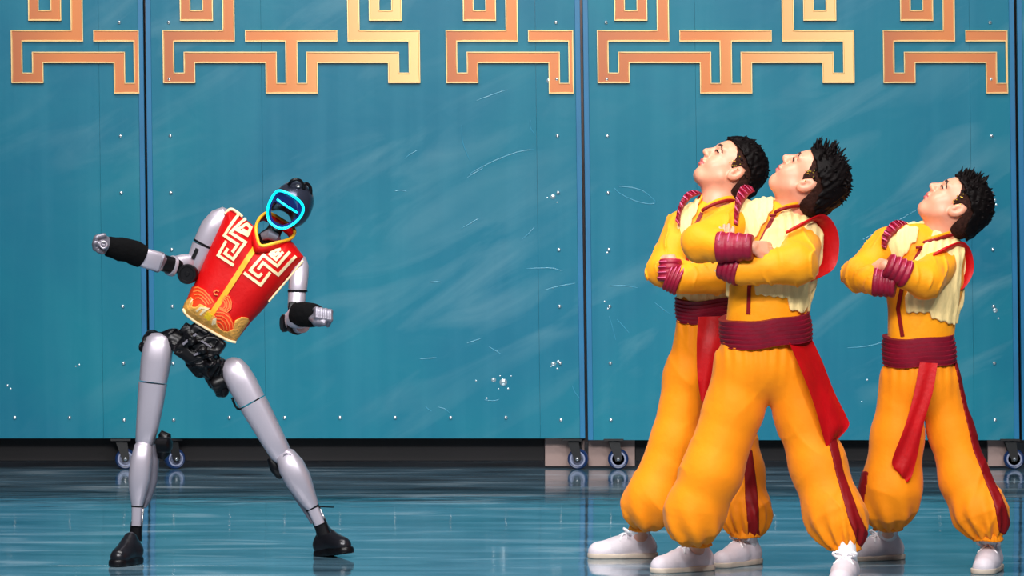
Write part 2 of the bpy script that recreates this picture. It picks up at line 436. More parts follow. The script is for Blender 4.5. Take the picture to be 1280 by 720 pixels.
# ------------------------------------------------------------------ setting
fl = mesh_obj('floor', *box((0, 10.5, -.06), (7.5, 9.5, .05), bev=.02), M['seam_dark'], smooth=False); fl['kind'] = 'structure'
seams = [10.2-1.28*6+1.28*i for i in range(14)]
for y0, y1 in zip(seams[:-1], seams[1:]):
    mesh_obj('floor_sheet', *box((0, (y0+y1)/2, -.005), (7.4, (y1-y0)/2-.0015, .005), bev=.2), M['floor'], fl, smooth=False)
wb = mesh_obj('wall_back', *box((0, 17.0, 1.8), (7.4, .05, 1.8), bev=.02), M['beige'], smooth=False); wb['kind'] = 'structure'
DW = 14.8
def wx(p): return (p-640)/FPX*DW
def wz(p): return CAMH+(HOR-p)/FPX*DW
LEAN = -.0125
def lean(V, z0=.144): V = np.array(V, float); V[:, 0] += LEAN*(V[:, 2]-z0); return V
def fret_cells(rects, thick, inset):
    import bmesh
    xs = sorted({v for r in rects for v in (r[0], r[2])}); ys = sorted({v for r in rects for v in (r[1], r[3])})
    bm = bmesh.new(); vm = {}
    def vert(i, j):
        if (i, j) not in vm: vm[i, j] = bm.verts.new((wx(xs[i]), DW-.004, wz(ys[j])))
        return vm[i, j]
    for i in range(len(xs)-1):
        for j in range(len(ys)-1):
            cx, cy = (xs[i]+xs[i+1])/2, (ys[j]+ys[j+1])/2
            if any(r[0] < cx < r[2] and r[1] < cy < r[3] for r in rects):
                bm.faces.new([vert(i, j), vert(i, j+1), vert(i+1, j+1), vert(i+1, j)])
    bmesh.ops.dissolve_limit(bm, angle_limit=.01, verts=bm.verts[:], edges=bm.edges[:])
    bmesh.ops.recalc_face_normals(bm, faces=bm.faces[:])
    for f in bm.faces:
        if f.normal.y > 0: f.normal_flip()
    top = bm.faces[:]
    base = bmesh.ops.extrude_face_region(bm, geom=top)
    nf = [g for g in base['geom'] if isinstance(g, bmesh.types.BMFace)]
    for v in {v for f in nf for v in f.verts}: v.co.y -= thick
    r1 = bmesh.ops.inset_region(bm, faces=nf, thickness=inset*.6, depth=0)
    r2 = bmesh.ops.inset_region(bm, faces=nf, thickness=inset*.6, depth=-thick*.45)
    inner = set(nf)
    bm.verts.index_update(); bm.faces.index_update()
    V = [tuple(v.co) for v in bm.verts]; F = [[v.index for v in f.verts] for f in bm.faces]; mi = [1 if f in inner else 0 for f in bm.faces]
    bm.free(); return V, F, mi
def motif(cx, x0, x1, parent, half=False):
    def mir(rs): return rs+[(2*cx-r[2], r[1], 2*cx-r[0], r[3]) for r in rs]
    o = cx-370.5
    left = [(285, -60, 300, 52), (210, 38, 300, 52), (210, 38, 224, 104), (210, 91, 250, 104), (236, 65, 250, 104), (236, 65, 352, 79), (338, 65, 352, 117), (338, 104, 371, 117), (313, 38, 371, 52), (363, 38, 371, 117),
            (232, -60, 300, -46), (232, -60, 245, 26), (232, 13, 273, 26), (260, -25, 273, 26)]
    rs = mir([(a+o, b, c+o, d) for a, b, c, d in left])
    rs = [(max(a, x0), b, min(c, x1), d) for a, b, c, d in rs if min(c, x1) > max(a, x0)]
    V, F, mi = fret_cells(rs, .012, .006)
    mesh_obj('gold_fretwork', lean(V), F, [M['gold_edge'], M['fret_half' if half else 'fret']], parent, smooth=False, mi=mi)
bolt_me = None
def bolt(p, parent):
    global bolt_me
    if bolt_me is None:
        V, F = lathe((0, 0, 0), (0, -1, 0), [(0, .009), (.003, .0088), (.006, .0065), (.0075, .003), (.0078, .0005)], 10)
        o = mesh_obj('bolt', V, F, M['bolt']); bolt_me = o.data
    else:
        o = bpy.data.objects.new('bolt', bolt_me); COL.objects.link(o)
    o.parent = parent; o.location = Vector(p)-worg(parent)
def castor(x, y, flip, parent, yaw=0.):
    """swivel castor: plate, fork, wheel with pale rim and hub"""
    c, s_ = math.cos(yaw), math.sin(yaw); R = np.array(((c, -s_, 0), (s_, c, 0), (0, 0, 1)))
    T = lambda V: (np.asarray(V)@R.T)+np.array((x, y, 0))
    V1, F1 = merge([box((0, 0, .137), (.046, .038, .005)), lathe((0, 0, .118), (0, 0, 1), [(0, .022), (.014, .026)], 16)])
    body = mesh_obj('castor', T(V1), F1, M['black'], parent, angle=30)
    ax = flip*.022
    fk = []
    for sy in (-1, 1):
        P = [(-.022, .125), (.03, .125), (ax+.018, .05), (ax+.008, .036), (ax-.012, .036), (ax-.02, .06)]
        if flip < 0: P = [(-a, b) for a, b in [(-.022, .125), (.03, .125), (-ax+.018, .05), (-ax+.008, .036), (-ax-.012, .036), (-ax-.02, .06)]]
        r0 = np.array([(a, sy*.022-.003, b) for a, b in P]); r1 = r0+np.array((0, .006, 0)); fk.append(rings_mesh([r0, r1]))
    mesh_obj('fork', T(merge(fk)[0]), merge(fk)[1], M['black'], body, smooth=False)
    V, F = lathe((ax, 0, .0475), (0, 1, 0), [(-.015, .036), (-.017, .042), (-.011, .0475), (.011, .0475), (.017, .042), (.015, .036)], 28)
    mesh_obj('wheel', T(V), F, M['tyre'], body, angle=40)
    V, F = merge([lathe((ax, sy*.015, .0475), (0, sy, 0), [(0, .036), (.003, .035), (.003, .029), (0, .028)], 24) for sy in (-1, 1)])
    mesh_obj('rim', T(V), F, M['rim'], body, angle=40)
    V, F = lathe((ax, 0, .0475), (0, 1, 0), [(-.031, .004), (-.0305, .008), (-.025, .009), (.025, .009), (.031, .006)], 12)
    mesh_obj('axle_bolt', T(V), F, M['steel'], body)
PG = 'rolling teal scenic panels'
def panel(x0, x1, label, y_off, castors, skirt, m_full=None, m_half=None, braces=()):
    zb = .144+y_off; zt = 3.1
    X0, X1 = wx(x0), wx(x1)
    t = thing('scenery_panel', label, 'stage panel', ((X0+X1)/2, DW, 0), PG)
    # plywood sheets with fine joints
    cuts = [x0]+[c for c in (x1-399, x1-56) if c > x0+5]+[x1]
    if x1-x0 < 100: cuts = [x0, x1]
    for a, b in zip(cuts[:-1], cuts[1:]):
        V, F = box(((wx(a)+wx(b))/2, DW+.009, (zb+zt)/2), ((wx(b)-wx(a))/2-.0003, .009, (zt-zb)/2), bev=.04)
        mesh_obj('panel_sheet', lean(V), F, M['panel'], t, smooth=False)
    fr = [box((X0+.02, DW+.045, (zb+zt)/2), (.02, .027, (zt-zb)/2)), box((X1-.02, DW+.045, (zb+zt)/2), (.02, .027, (zt-zb)/2)),
          box(((X0+X1)/2, DW+.045, zb+.03), ((X1-X0)/2-.04, .027, .03)), box(((X0+X1)/2, DW+.045, zt-.03), ((X1-X0)/2-.04, .027, .03)), box(((X0+X1)/2, DW+.045, 1.6), ((X1-X0)/2-.04, .027, .03))]
    V, F = merge(fr); mesh_obj('rear_frame', lean(V), F, M['skirt'], t, smooth=False)
    for e, sg in ((X0, 1), (X1, -1)):
        V, F = box((e+sg*.012, DW-.003, (zb+zt)/2), (.012, .004, (zt-zb)/2), bev=.3); mesh_obj('edge_trim', lean(V), F, M['panel_edge'], t, smooth=False)
    if skirt:
        V, F = box(((wx(skirt[0])+wx(skirt[1]))/2, DW+.12, .09), ((wx(skirt[1])-wx(skirt[0]))/2, .012, .057)); mesh_obj('kick_board', V, F, M['skirt'], t, smooth=False)
    for a, b in braces:
        V, F = box(((wx(a)+wx(b))/2, DW+.10, .075), ((wx(b)-wx(a))/2, .012, .066)); mesh_obj('brace_board', V, F, M['beige'], t, smooth=False)
    for cxx, fl_, yw in castors: castor(wx(cxx), DW+.03, fl_, t, yw)
    if m_full: motif(m_full, x0, x1, t)
    if m_half: motif(m_half, x0, x1-9, t, True)
    for bxp in (x0+29, x1-30):
        if bxp < -20 or bxp > 1300: continue
        for r in range(8):
            yy = 28+71*r
            if yy > 530: continue
            p = px(bxp, yy, DW); q = lean([p])[0]
            if yy < 120 and any(abs(bxp-v) < 170 for v in ((m_full or -999), (m_half or -999))) and yy > 90: q[1] -= .007
            bolt(q, t)
    n = int((x1-x0-60)/70)
    for k in range(1, n+1):
        xx = x0+29+(x1-x0-59)*k/(n+1)
        if -20 < xx < 1300: bolt(px(xx, 522, DW), t)
    return t
panel(-353, 185.5, 'teal painted stage panel with gold fret motif, behind the robot\'s outstretched fist', 0, [(-320, 1, 0), (150, 1, .1)], (-300, 182), None, None)
P0 = bpy.data.objects['scenery_panel']; motif(-172.5, -353, 185, P0); motif(181, -353, 180, P0, True)
panel(188.5, 731.5, 'teal painted stage panel with gold fret motif, standing between the robot and the performers', 0, [(212, 1, .5), (717, 1, -.2)], (192, 681), 370.5, 724, [(681.5, 731)])
panel(735, 1274, 'teal painted stage panel with gold fret motif, standing behind the three performers', -.008, [(767, 1, .0), (1262.5, 1, 0)], (795, 1238), 913, 1270, [(736, 794.5), (1238.5, 1262)])
panel(1277.5, 1814, 'narrow visible strip of teal stage panel beside the performer who stands apart', -.008, [(1312, 1, 0)], (1340, 1790), None, None)
# pale bumps and ribbons: lamp glints on panel film put into shape and colour
def panel_glints():
    pn = [o for o in COL.objects if o.name.startswith('scenery_panel')]
    who = lambda x: pn[0] if x < 186 else pn[1] if x < 733 else pn[2]
    glints = [(630, 478, 7), (618, 475, 4.5), (636, 486, 2), (640, 470, 1.5), (624, 486, 1.5), (626, 470, 1.5), (693, 455, 4.5), (699, 452, 3), (698, 461, 2), (690, 458, 1.5), (692, 101, 5), (696, 97, 3), (695, 246, 4.5), (688, 247, 1.5), (700, 253, 1.5), (596, 476, 1.8), (609, 498, 2), (762, 316, 2.2), (758, 377, 1.8), (762, 386, 1.8), (10, 482, 2.5), (14, 486, 2), (100, 456, 2), (96, 458, 1.5), (1246, 388, 4.5), (1243, 384, 2), (1250, 398, 2), (1247, 250, 3), (1249, 256, 2.4), (1085, 475, 1.8), (1078, 502, 1.5)]
    for k, (x, y, r) in enumerate(glints):
        c = lean([px(x, y, DW)])[0]; q = r/270*.75
        V, F = lathe(c, (0, -1, 0), [(-.001, q), (q*.12, q*.85), (q*.25, q*.55), (q*.3, q*.1)], 12); mesh_obj('film_glint', V, F, M['film'], who(x))
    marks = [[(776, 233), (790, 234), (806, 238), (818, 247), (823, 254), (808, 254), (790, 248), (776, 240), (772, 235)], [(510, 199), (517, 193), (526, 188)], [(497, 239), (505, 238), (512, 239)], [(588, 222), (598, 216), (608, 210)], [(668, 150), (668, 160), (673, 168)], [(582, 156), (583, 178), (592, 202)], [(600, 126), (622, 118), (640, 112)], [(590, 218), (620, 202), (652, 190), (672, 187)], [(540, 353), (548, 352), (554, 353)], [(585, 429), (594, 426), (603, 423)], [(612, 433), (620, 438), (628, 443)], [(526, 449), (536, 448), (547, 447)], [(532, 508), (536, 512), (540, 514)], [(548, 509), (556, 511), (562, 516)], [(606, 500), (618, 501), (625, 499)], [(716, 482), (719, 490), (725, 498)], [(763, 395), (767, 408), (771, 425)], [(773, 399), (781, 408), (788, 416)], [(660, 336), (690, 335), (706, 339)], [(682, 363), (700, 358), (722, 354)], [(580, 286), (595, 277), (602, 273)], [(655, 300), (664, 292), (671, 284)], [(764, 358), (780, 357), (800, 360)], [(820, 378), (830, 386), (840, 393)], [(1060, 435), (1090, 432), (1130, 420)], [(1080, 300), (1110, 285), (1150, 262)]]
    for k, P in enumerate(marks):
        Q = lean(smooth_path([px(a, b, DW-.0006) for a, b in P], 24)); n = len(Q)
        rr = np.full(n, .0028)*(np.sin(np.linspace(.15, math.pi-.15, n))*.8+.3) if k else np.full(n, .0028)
        V, F = tube(Q, rr, 6); V[:, 1] = DW+(V[:, 1]-DW)*.4; mesh_obj('wrinkle_glint', V, F, M['glint_pale'], who(P[0][0]))
mat('glint_pale', (58, 138, 166), .25, coat=.6)  # pale tint stands in for light caught on film wrinkles
mat('film', (190, 215, 225), .1, .6, coat=1., coat_rough=.03)  # near-white metallic tint standing in for lamp glints
panel_glints()
# ------------------------------------------------------------------ robot
def robot():
    D = 10.39; S = FPX/D                        # pixels per metre at the robot
    J = lambda x, y, d=0.: px(x, y, D+d)
    root = thing('humanoid_robot', 'silver humanoid robot in red vest with glowing cyan face ring, lunging sideways', 'robot', (px(285, 700, D)[0], D, 0))
    def limb(name, pts, m, parent=None, ex=2.4, n=24, dr=1., **k):
        V, F = loft([(J(p[0], p[1], p[2]), p[3]/S, p[3]/S*(p[4] if len(p) > 4 else dr)) for p in pts], n, ex)
        return mesh_obj(name, V, F, M[m] if isinstance(m, str) else m, parent or root, angle=35, **k)
    def disc(name, c, ax, prof, m, parent=None, n=28):
        V, F = lathe(c, ax, [(a/S, b/S) for a, b in prof], n); return mesh_obj(name, V, F, M[m], parent or root, angle=35)
    # --- legs
    def leg(T, LT, SH, CALF, AN):
        up = limb('thigh', T, 'shell', dr=1.05, ex=3.)
        limb('thigh_sleeve', LT, 'shell', up, dr=1.05, ex=3.2)
        sh = limb('shin', SH, 'shell', dr=1.1, ex=3.)
        limb('calf_shell', CALF, 'shell_grey', sh)
        limb('ankle_guard', AN[0], 'shell', sh, ex=4)
        limb('ankle_band', AN[1], 'robot_black', sh, ex=4)
        limb('ankle_joint', AN[2], 'robot_black', sh, ex=3)
        V, F = merge([tube([J(*a), J(*b)], .0035, 8) for a, b in AN[3]]); mesh_obj('ankle_rod', V, F, M['steel'], sh)
        return up, sh
    u, s = leg([(199, 415.5, 0, 5), (199, 417, 0, 10), (198.5, 422, 0, 15), (198, 432, 0, 18.5), (195, 452, 0, 18.8), (191.5, 477, 0, 17)],
               [(191, 479, 0, 17.6), (188, 505, 0, 16), (184.5, 532, 0, 14), (181, 552, 0, 11.5), (180, 558, 0, 9)],
               [(180, 553, -.01, 8), (179.5, 557, -.01, 11), (177, 575, -.01, 13.5), (174.5, 597, -.01, 13.6), (173, 612, -.01, 11.5), (172, 625, -.01, 8.5), (171.5, 632, -.01, 7)],
               [(190, 556, .02, 6), (191, 575, .02, 8), (190, 600, .02, 7.5), (184, 622, .02, 6), (180, 634, .02, 3)],
               ([(171.5, 634, -.012, 6.6), (171, 646, -.012, 6.2), (170.5, 657, -.012, 6)], [(172, 631.5, -.005, 7.6), (171.8, 634, -.005, 7.4)],
                [(171, 652, 0, 7.2), (170, 664, 0, 7.5), (169.5, 676, 0, 8)], [((179, 634, 0), (176, 676, 0)), ((167, 668, -.035), (166, 676, -.035))]))
    limb('knee_actuator', [(200, 541, .02, 4), (206, 545, .02, 8), (205, 556, .02, 10), (204, 566, .02, 9), (202, 574, .02, 4)], 'robot_black', u)
    disc('knee_cap', J(204, 556, -.02), (1, -.3, 0), [(-7, 8), (-6, 9.5), (8, 9.5), (10, 7), (10.5, 3)], 'robot_black', u)
    u2, s2 = leg([(286, 448, .0, 4), (287, 450.5, 0, 9), (289.5, 456, 0, 14.5), (295, 466, 0, 17.5), (303, 480, 0, 18.3), (315, 502, 0, 17.3)],
                 [(316, 503.5, 0, 17.8), (328, 525, 0, 16.6), (341, 549, 0, 15), (351, 567, 0, 13.5), (355, 573, 0, 11)],
                 [(353, 564, -.01, 7), (356, 568, -.01, 12), (364, 583, -.01, 16.5), (373, 600, -.01, 16.3), (381, 616, -.01, 13), (388, 629, -.01, 9.8), (391, 634, -.01, 8)],
                 [(352, 582, .02, 6), (360, 598, .02, 7), (373, 620, .02, 6), (384, 640, .02, 4), (391, 654, .02, 2.5)],
                 ([(391.5, 636, -.012, 7.2), (396, 646, -.012, 7), (400, 655, -.012, 6.5)], [(390, 633.5, -.005, 9), (391.2, 636, -.005, 8.8)],
                  [(398.5, 651, 0, 8.5), (402, 659, 0, 8.5), (405, 668, 0, 9)], [((399, 634, 0), (411, 660, 0)), ((386, 640, 0), (400, 666, 0))]))
    limb('knee_actuator', [(337, 572, .01, 4), (341, 577, .01, 7), (345, 586, .01, 7.5), (350, 595, .01, 5), (352, 598, .01, 2)], 'robot_black', u2)
    disc('knee_cap', J(359.5, 573, -.042), (0, -1, 0), [(-4, 7), (0, 7), (1.2, 6), (1.2, 4.5), (.6, 4)], 'shell_grey', s2)
    V, F = tube([J(392, 633, -.02), J(417, 634, .03)], .0022, 8); mesh_obj('ankle_lever', V, F, M['robot_black'], s2)
    # --- boots
    def boot(c, dirv, tilt, L_, H_):
        d = np.array(dirv+(0,), float); d /= np.linalg.norm(d); sd = np.array((-d[1], d[0], 0)); up = np.array((0, 0, 1.))
        d2 = d*math.cos(tilt)+up*math.sin(tilt); up2 = up*math.cos(tilt)-d*math.sin(tilt)
        R = np.stack([d2, sd, up2], 1); c = np.asarray(c, float)
        f = Field.cube(c-.17, c+.17, .0035)
        P = lambda a, b, e: c+R@np.array((a, b, e))*.8
        f.rc(P(-.045, 0, .05), P(-.03, 0, .10), .032, .022, .01); f.rc(P(-.04, 0, .05), P(.07, 0, .034), .034, .027, .02); f.rc(P(0, 0, .075), P(.05, 0, .04), .024, .024, .02)
        X, Y, Z = f.all(); h = (X-c[0])*up2[0]+(Y-c[1])*up2[1]+(Z-c[2])*up2[2]
        V, F = f.copy(np.maximum(f.F, .015-h)).mesh(); b = mesh_obj('boot', V, F, M['boot'], root)
        f3 = Field.cube(c-.17, c+.17, .0035); f3.chain([(P(-.048, 0, .012), .036), (P(.02, 0, .012), .034), (P(.075, 0, .012), .031)], .01)
        V, F = f3.copy(np.maximum(np.maximum(f3.F, h-.022), -h)).mesh(); mesh_obj('boot_sole', V, F, M['robot_black'], b)
    boot((J(166, 704)[0], Dfoot(706)-.0, 0.001), (-.35, -.94), 0, .2, .1)
    boot((J(413, 697)[0], Dfoot(696), .004), (.72, -.68), .16, .2, .1)
    # --- pelvis
    hp = Field.cube(J(165, 500, -.16), J(310, 395, .16), .004)
    ry = lambda a: np.array(((math.cos(a), 0, math.sin(a)), (0, 1, 0), (-math.sin(a), 0, math.cos(a))))
    R1 = ry(math.radians(33)); R0 = ry(math.radians(12))
    hp.bx(J(254, 424), (.052, .055, .035), R1, .012); hp.bx(J(247, 438), (.062, .06, .045), R1, .012)
    hp.bx(J(256, 452), (.052, .05, .035), R1, .012); hp.rc(J(215, 424), J(240, 436), .035, .04, .01); hp.rc(J(190, 428), J(218, 426), .032, .03, .01)
    hp.rc(J(182, 434, .02), J(190, 424, .02), .02, .028, .01); hp.rc(J(262, 455), J(278, 462), .034, .03, .01); hp.rc(J(268, 470, 0), J(276, 488, 0), .03, .024, .008)
    hp.rc(J(238, 450, -.02), J(250, 463, -.02), .02, .022, .006); hp.bx(J(232, 412, -.03), (.012, .02, .018), R1, .004); hp.bx(J(274, 434, -.03), (.012, .03, .02), R1, .004)
    hp.rc(J(238, 425, -.07), J(238, 425, -.04), .018, .018, .002); hp.rc(J(254, 438, -.075), J(254, 438, -.04), .016, .016, .002); hp.rc(J(262, 452, -.07), J(262, 452, -.03), .017, .017, .002)
    hp.bx(J(246, 431, -.07), (.035, .01, .006), ry(math.radians(-40)), .002, 0, 'sub'); hp.bx(J(252, 446, -.066), (.045, .012, .005), R1, .002, 0, 'sub')
    hp.near(.02, lambda x, y, z: .003*np.sign(wob(x, y, z, .05, 3)))
    V, F = hp.mesh(); pel = mesh_obj('pelvis', V, F, M['robot_black'], root)
    disc('hip_motor', J(186, 430, -.0), (-1, 0, -.1), [(-6, 10), (0, 12), (5, 12), (7, 9), (7.5, 2)], 'robot_black', pel)
    disc('hip_motor', J(272, 480, -.01), (-.85, -.2, -.5), [(-8, 11), (4, 12), (8, 10), (9, 3)], 'robot_black', pel)
    V, F = merge([box(J(237, 424, -.078), (.028, .004, .004), ry(math.radians(-38))), box(J(250, 441, -.07), (.022, .004, .0035), ry(math.radians(-20))), box(J(258, 430, -.062), (.02, .004, .003), R1)])
    mesh_obj('bracket', V, F, M['shell_grey'], pel, smooth=False)
    limb('waist_column', [(262, 418, 0, 20, .9), (272, 402, 0, 21, .9)], 'gunmetal')
    V, F = tube(smooth_path([J(324, 498, -.03), J(311, 508, -.035), J(297, 511, .0), J(290, 497, .0)], 10), .004, 8); mesh_obj('cable', V, F, M['robot_black'], pel)
    # --- torso vest
    out = [(283, 264), (289, 261.5), (302, 271), (318, 284), (322, 296), (327, 306), (345, 303), (361, 299), (368, 306), (380, 321), (377, 328), (366, 342), (350, 362), (330, 385), (314, 402), (300, 420), (295, 426.5), (283, 423), (262, 412), (243, 400), (232, 392), (231, 384), (238, 366), (250, 340), (262, 312), (270, 292)]
    pw = np.array([J(a, b)[[0, 2]] for a, b in out])
    vf = Field.cube(J(222, 436, -.13), J(388, 254, .13), .003)
    X, Y, Z = vf.all(); rr, dd = .075, .088
    a_ = poly2d(pw, X[:, 0, :], Z[0, 0][None, :])[:, None, :]+rr; b_ = np.abs(Y-D)-(dd-rr)
    vf.F = (np.sqrt(np.maximum(a_, 0)**2+np.maximum(b_, 0)**2)+np.minimum(np.maximum(a_, b_), 0)-rr).astype(np.float32)
    vf.near(.03, lambda x, y, z: .0018*wob(x, y, z, .14, 5))
    V, F = vf.mesh(); vest = mesh_obj('vest', V, F, M['vest_red'], root, label='red sleeveless vest with cream fret embroidery and gold front strip')
    bvh = BVHTree.FromPolygons([tuple(v) for v in V], [tuple(f) for f in F])
    def rib(name, pts, wpx, m, lift=.003, **k): return drape(bvh, [J(*p) for p in pts], wpx/S, M[m], name, vest, lift, **k)
    for pts in ([(300.5, 266.5), (283, 294.5), (300, 305.5), (293.3, 315.5)], [(308, 273), (291, 291), (309.5, 303), (294.5, 324), (284, 316.7), (288, 310.5)],
                [(313, 295), (299, 287.5), (310, 280), (315, 284.5), (313, 291.5), (305, 287)], [(285.5, 301.5), (275.5, 319), (295, 331.7)],
                [(371.5, 320), (350, 343.5), (331.6, 328.4), (325.2, 336.7)], [(364, 314.7), (349, 332.5), (331.6, 318.8), (315.6, 337.6), (326, 345.8), (330.2, 341.7)],
                [(356, 314.7), (347.7, 324.3), (338.5, 316.5)], [(353, 311.5), (341, 313.8), (346.7, 318.3), (351.3, 314.7)], [(340.3, 340.3), (328.4, 356), (307.8, 340.8)]):
        rib('fret_embroidery', pts, 3.6, 'vest_cream', .0035)
    rib('front_strip', [(324, 305), (305, 335), (285, 366), (264, 397)], 6.5, 'vest_gold', .0045)
    rib('tassel', [(266, 391), (261, 398), (255, 405)], 8, 'tassel', .007)
    # hem: gold waves and orange cloud embroidery
    def patch(name, poly, m, off):
        pp = np.array([J(a, b)[[0, 2]] for a, b in poly]); lo = pp.min(0)-.01; hi = pp.max(0)+.01
        i0, i1 = np.searchsorted(vf.ax[0], (lo[0], hi[0])); k0, k1 = np.searchsorted(vf.ax[2], (lo[1], hi[1])); j1 = int(np.searchsorted(vf.ax[1], D+.02))
        sub = Field(vf.ax[0][i0:i1], vf.ax[1][:j1], vf.ax[2][k0:k1]); X, Y, Z = sub.all()
        pd = poly2d(pp, X[:, 0, :], Z[0, 0][None, :])[:, None, :]
        sub.F = np.maximum(np.maximum(vf.F[i0:i1, :j1, k0:k1]-off, pd), Y-(D+.01)).astype(np.float32)
        V, F = sub.mesh(); return mesh_obj(name, V, F, M[m], vest)
    C = lambda a, b: (220+a/8.78, 350+b/8.78)
    patch('cloud_embroidery', [C(*p) for p in [(150, 70), (260, 72), (340, 110), (400, 170), (450, 230), (480, 300), (380, 330), (250, 330), (170, 300), (100, 300), (100, 200)]], 'orange', .003)
    patch('cloud_embroidery', [C(*p) for p in [(520, 160), (600, 150), (635, 220), (640, 290), (600, 350), (640, 420), (655, 500), (620, 570), (500, 560), (440, 440), (430, 330), (470, 230)]], 'orange', .003)
    patch('hem_wave', [C(*p) for p in [(60, 340), (110, 230), (190, 180), (215, 230), (200, 290), (250, 290), (290, 255), (360, 285), (410, 330), (410, 400), (450, 380), (475, 430), (480, 500), (540, 550), (590, 560), (650, 530), (670, 440), (740, 400), (810, 410), (815, 450), (740, 560), (640, 700), (540, 690), (360, 600), (180, 470)]], 'hem_gold', .0055)
    for k in range(4):
        s_ = 1-.17*k
        rib('cloud_line', [C(215+(a-215)*s_+12*k, 300+(b-300)*s_) for a, b in [(190, 90), (260, 75), (330, 105), (400, 175), (445, 245)]], 1.3, 'orange_light', .0065)
        rib('cloud_line', [C(450+(a-450)*s_, 560+(b-560)*s_) for a, b in [(470, 350), (550, 355), (610, 400), (645, 470), (650, 540)]], 1.3, 'orange_light', .0065)
        rib('cloud_line', [C(500+(a-500)*s_, 270+(b-270)*s_) for a, b in [(560, 170), (610, 180), (635, 240), (630, 310), (585, 350), (510, 320)]], 1.2, 'orange_light', .0065)
    rib('cloud_line', [C(a, b) for a, b in [(490, 160), (455, 155), (445, 125), (475, 108), (500, 125)]], 1.4, 'orange_light', .0065)
    rib('hem_curl', [C(a, b) for a, b in [(250, 340), (300, 300), (380, 310), (330, 340), (290, 380)]], 2.6, 'vest_cream', .0085)
    rib('hem_curl', [C(a, b) for a, b in [(150, 280), (180, 240), (200, 215), (175, 205), (150, 235)]], 2, 'vest_cream', .0085)
    rib('hem_curl', [C(a, b) for a, b in [(420, 490), (440, 430), (460, 420), (450, 480)]], 2.2, 'vest_cream', .0085)
    hemp = [(228.5, 386), (233, 393), (244, 402), (263, 413.5), (283, 424.5), (295, 428)]
    V, F = tube(smooth_path([J(a, b, -.05) for a, b in hemp], 30), .0045, 8); mesh_obj('hem_piping', V, F, M['vest_cream'], vest)
    V, F = tube(smooth_path([J(a, b, -.045) for a, b in [(379, 326), (358, 351), (342.6, 369), (336, 377)]], 24), .0035, 8); mesh_obj('armhole_piping', V, F, M['vest_cream'], vest)
    V, F = tube(smooth_path([J(a, b, -.035) for a, b in [(281, 268), (288, 261.5), (296, 265), (303, 271)]], 16), .005, 8); mesh_obj('armhole_piping', V, F, M['vest_cream'], vest)
    # collar: standing band open in a V with gold rim
    col = [(327, 306.5, -.075), (345, 303, -.07), (362, 298, -.04), (367.5, 290, .0), (364, 283, .05), (352, 275, .07), (340, 268, .06), (333, 267, .03), (325, 274, -.01), (321, 284, -.045), (322, 296, -.065)]
    rim = smooth_path([J(*p) for p in col], 66, True); dn = np.array((-.35, 0, -.55)); dn = dn/np.linalg.norm(dn)*.03
    base = smooth_path([J(*p) for p in col], 66, True)+dn*np.linspace(1, 1, 66)[:, None]
    cen = rim.mean(0); outw = rim-cen; outw /= np.linalg.norm(outw, axis=1)[:, None]
    V, F = rings_mesh([np.r_[[rim[i]], [base[i]], [base[i]+outw[i]*.005], [rim[i]+outw[i]*.005]] for i in list(range(66))+[0]], False)
    cb = mesh_obj('collar', V, F, M['vest_red'], vest)
    V, F = tube(rim+outw*.0025, .0055, 8, True); mesh_obj('collar_piping', V, F, M['vest_gold'], cb)
    # --- neck and head
    limb('neck', [(331, 308, .01, 17, .8), (336, 300, 0, 15, .8), (342, 290, 0, 10), (347, 281, .01, 9)], 'robot_black')
    limb('neck_motor', [(328, 296, -.03, 5), (336, 293, -.035, 7), (345, 297, -.03, 6), (349, 302, -.02, 3)], 'shell_grey')
    fr = smooth_path([J(a, b, c) for a, b, c in [(347, 239, -.09), (357.5, 240.5, -.10), (370, 247.5, -.10), (378.5, 257, -.085), (377.5, 268, -.075), (368, 279, -.075), (355, 285.5, -.075), (344, 283, -.07), (336.2, 275, -.065), (334.6, 262.5, -.065), (339, 249, -.075)]], 64, True)
    fc = fr.mean(0)
    hf = Field.cube(J(325, 300, -.14), J(396, 222, .16), .003)
    UP = np.array((.53, 0, .85)); RT = np.array((.85, 0, -.53)); RH = np.stack([RT, np.array((0, 1., 0)), UP], 1)
    hf.el(J(366, 254, .03), (.066, .085, .074), RH, .01); hf.el(J(362, 262, .0), (.062, .07, .06), RH, .02)
    hf.el(J(351, 272, -.06), (.045, .12, .055), RH, .01, 'sub'); hf.el(J(349, 277, .05), (.04, .2, .035), RH, .01, 'sub')
    V, F = hf.mesh(); head = mesh_obj('head_shell', V, F, M['gunmetal'], root)
    inner = fc+(fr-fc)*.80; n = len(fr); th = np.array((0, .014, 0))
    V, F = rings_mesh([np.array([fr[i % n]-(0, .002, 0), inner[i % n], inner[i % n]+th, fr[i % n]+th*2]) for i in range(n+1)], False)
    face = mesh_obj('face_frame', V, F, M['navy'], root, angle=40)
    # upper visor plate
    up_pts = [p for p in fr if (p-fc)@UP > .002]
    ang = sorted(up_pts, key=lambda p: (p-fc)@RT); V = np.array([fc+(p-fc)*.93 for p in ang]); nn = len(V)
    V2 = np.r_[V, V+np.array((0, .02, 0))]; F2 = [list(range(nn)), [nn+i for i in range(nn)][::-1]]+[[i, nn+i, nn+(i+1) % nn, (i+1) % nn] for i in range(nn)]
    mesh_obj('visor', V2, F2, M['navy'], face, smooth=False)
    V, F = tube(fr-np.array((0, .004, 0)), .0042, 10, True); mesh_obj('light_ring', V, F, M['cyan_glow'], face, label='glowing cyan face ring')
    bar = np.array([J(346, 249, -.112), J(353, 254, -.116), J(360, 258.7, -.116), J(372, 266, -.103)]); V, F = tube(smooth_path(bar, 20), np.r_[.001, np.full(18, .0036), .001], 10); mesh_obj('light_bar', V, F, M['cyan_glow'], face)
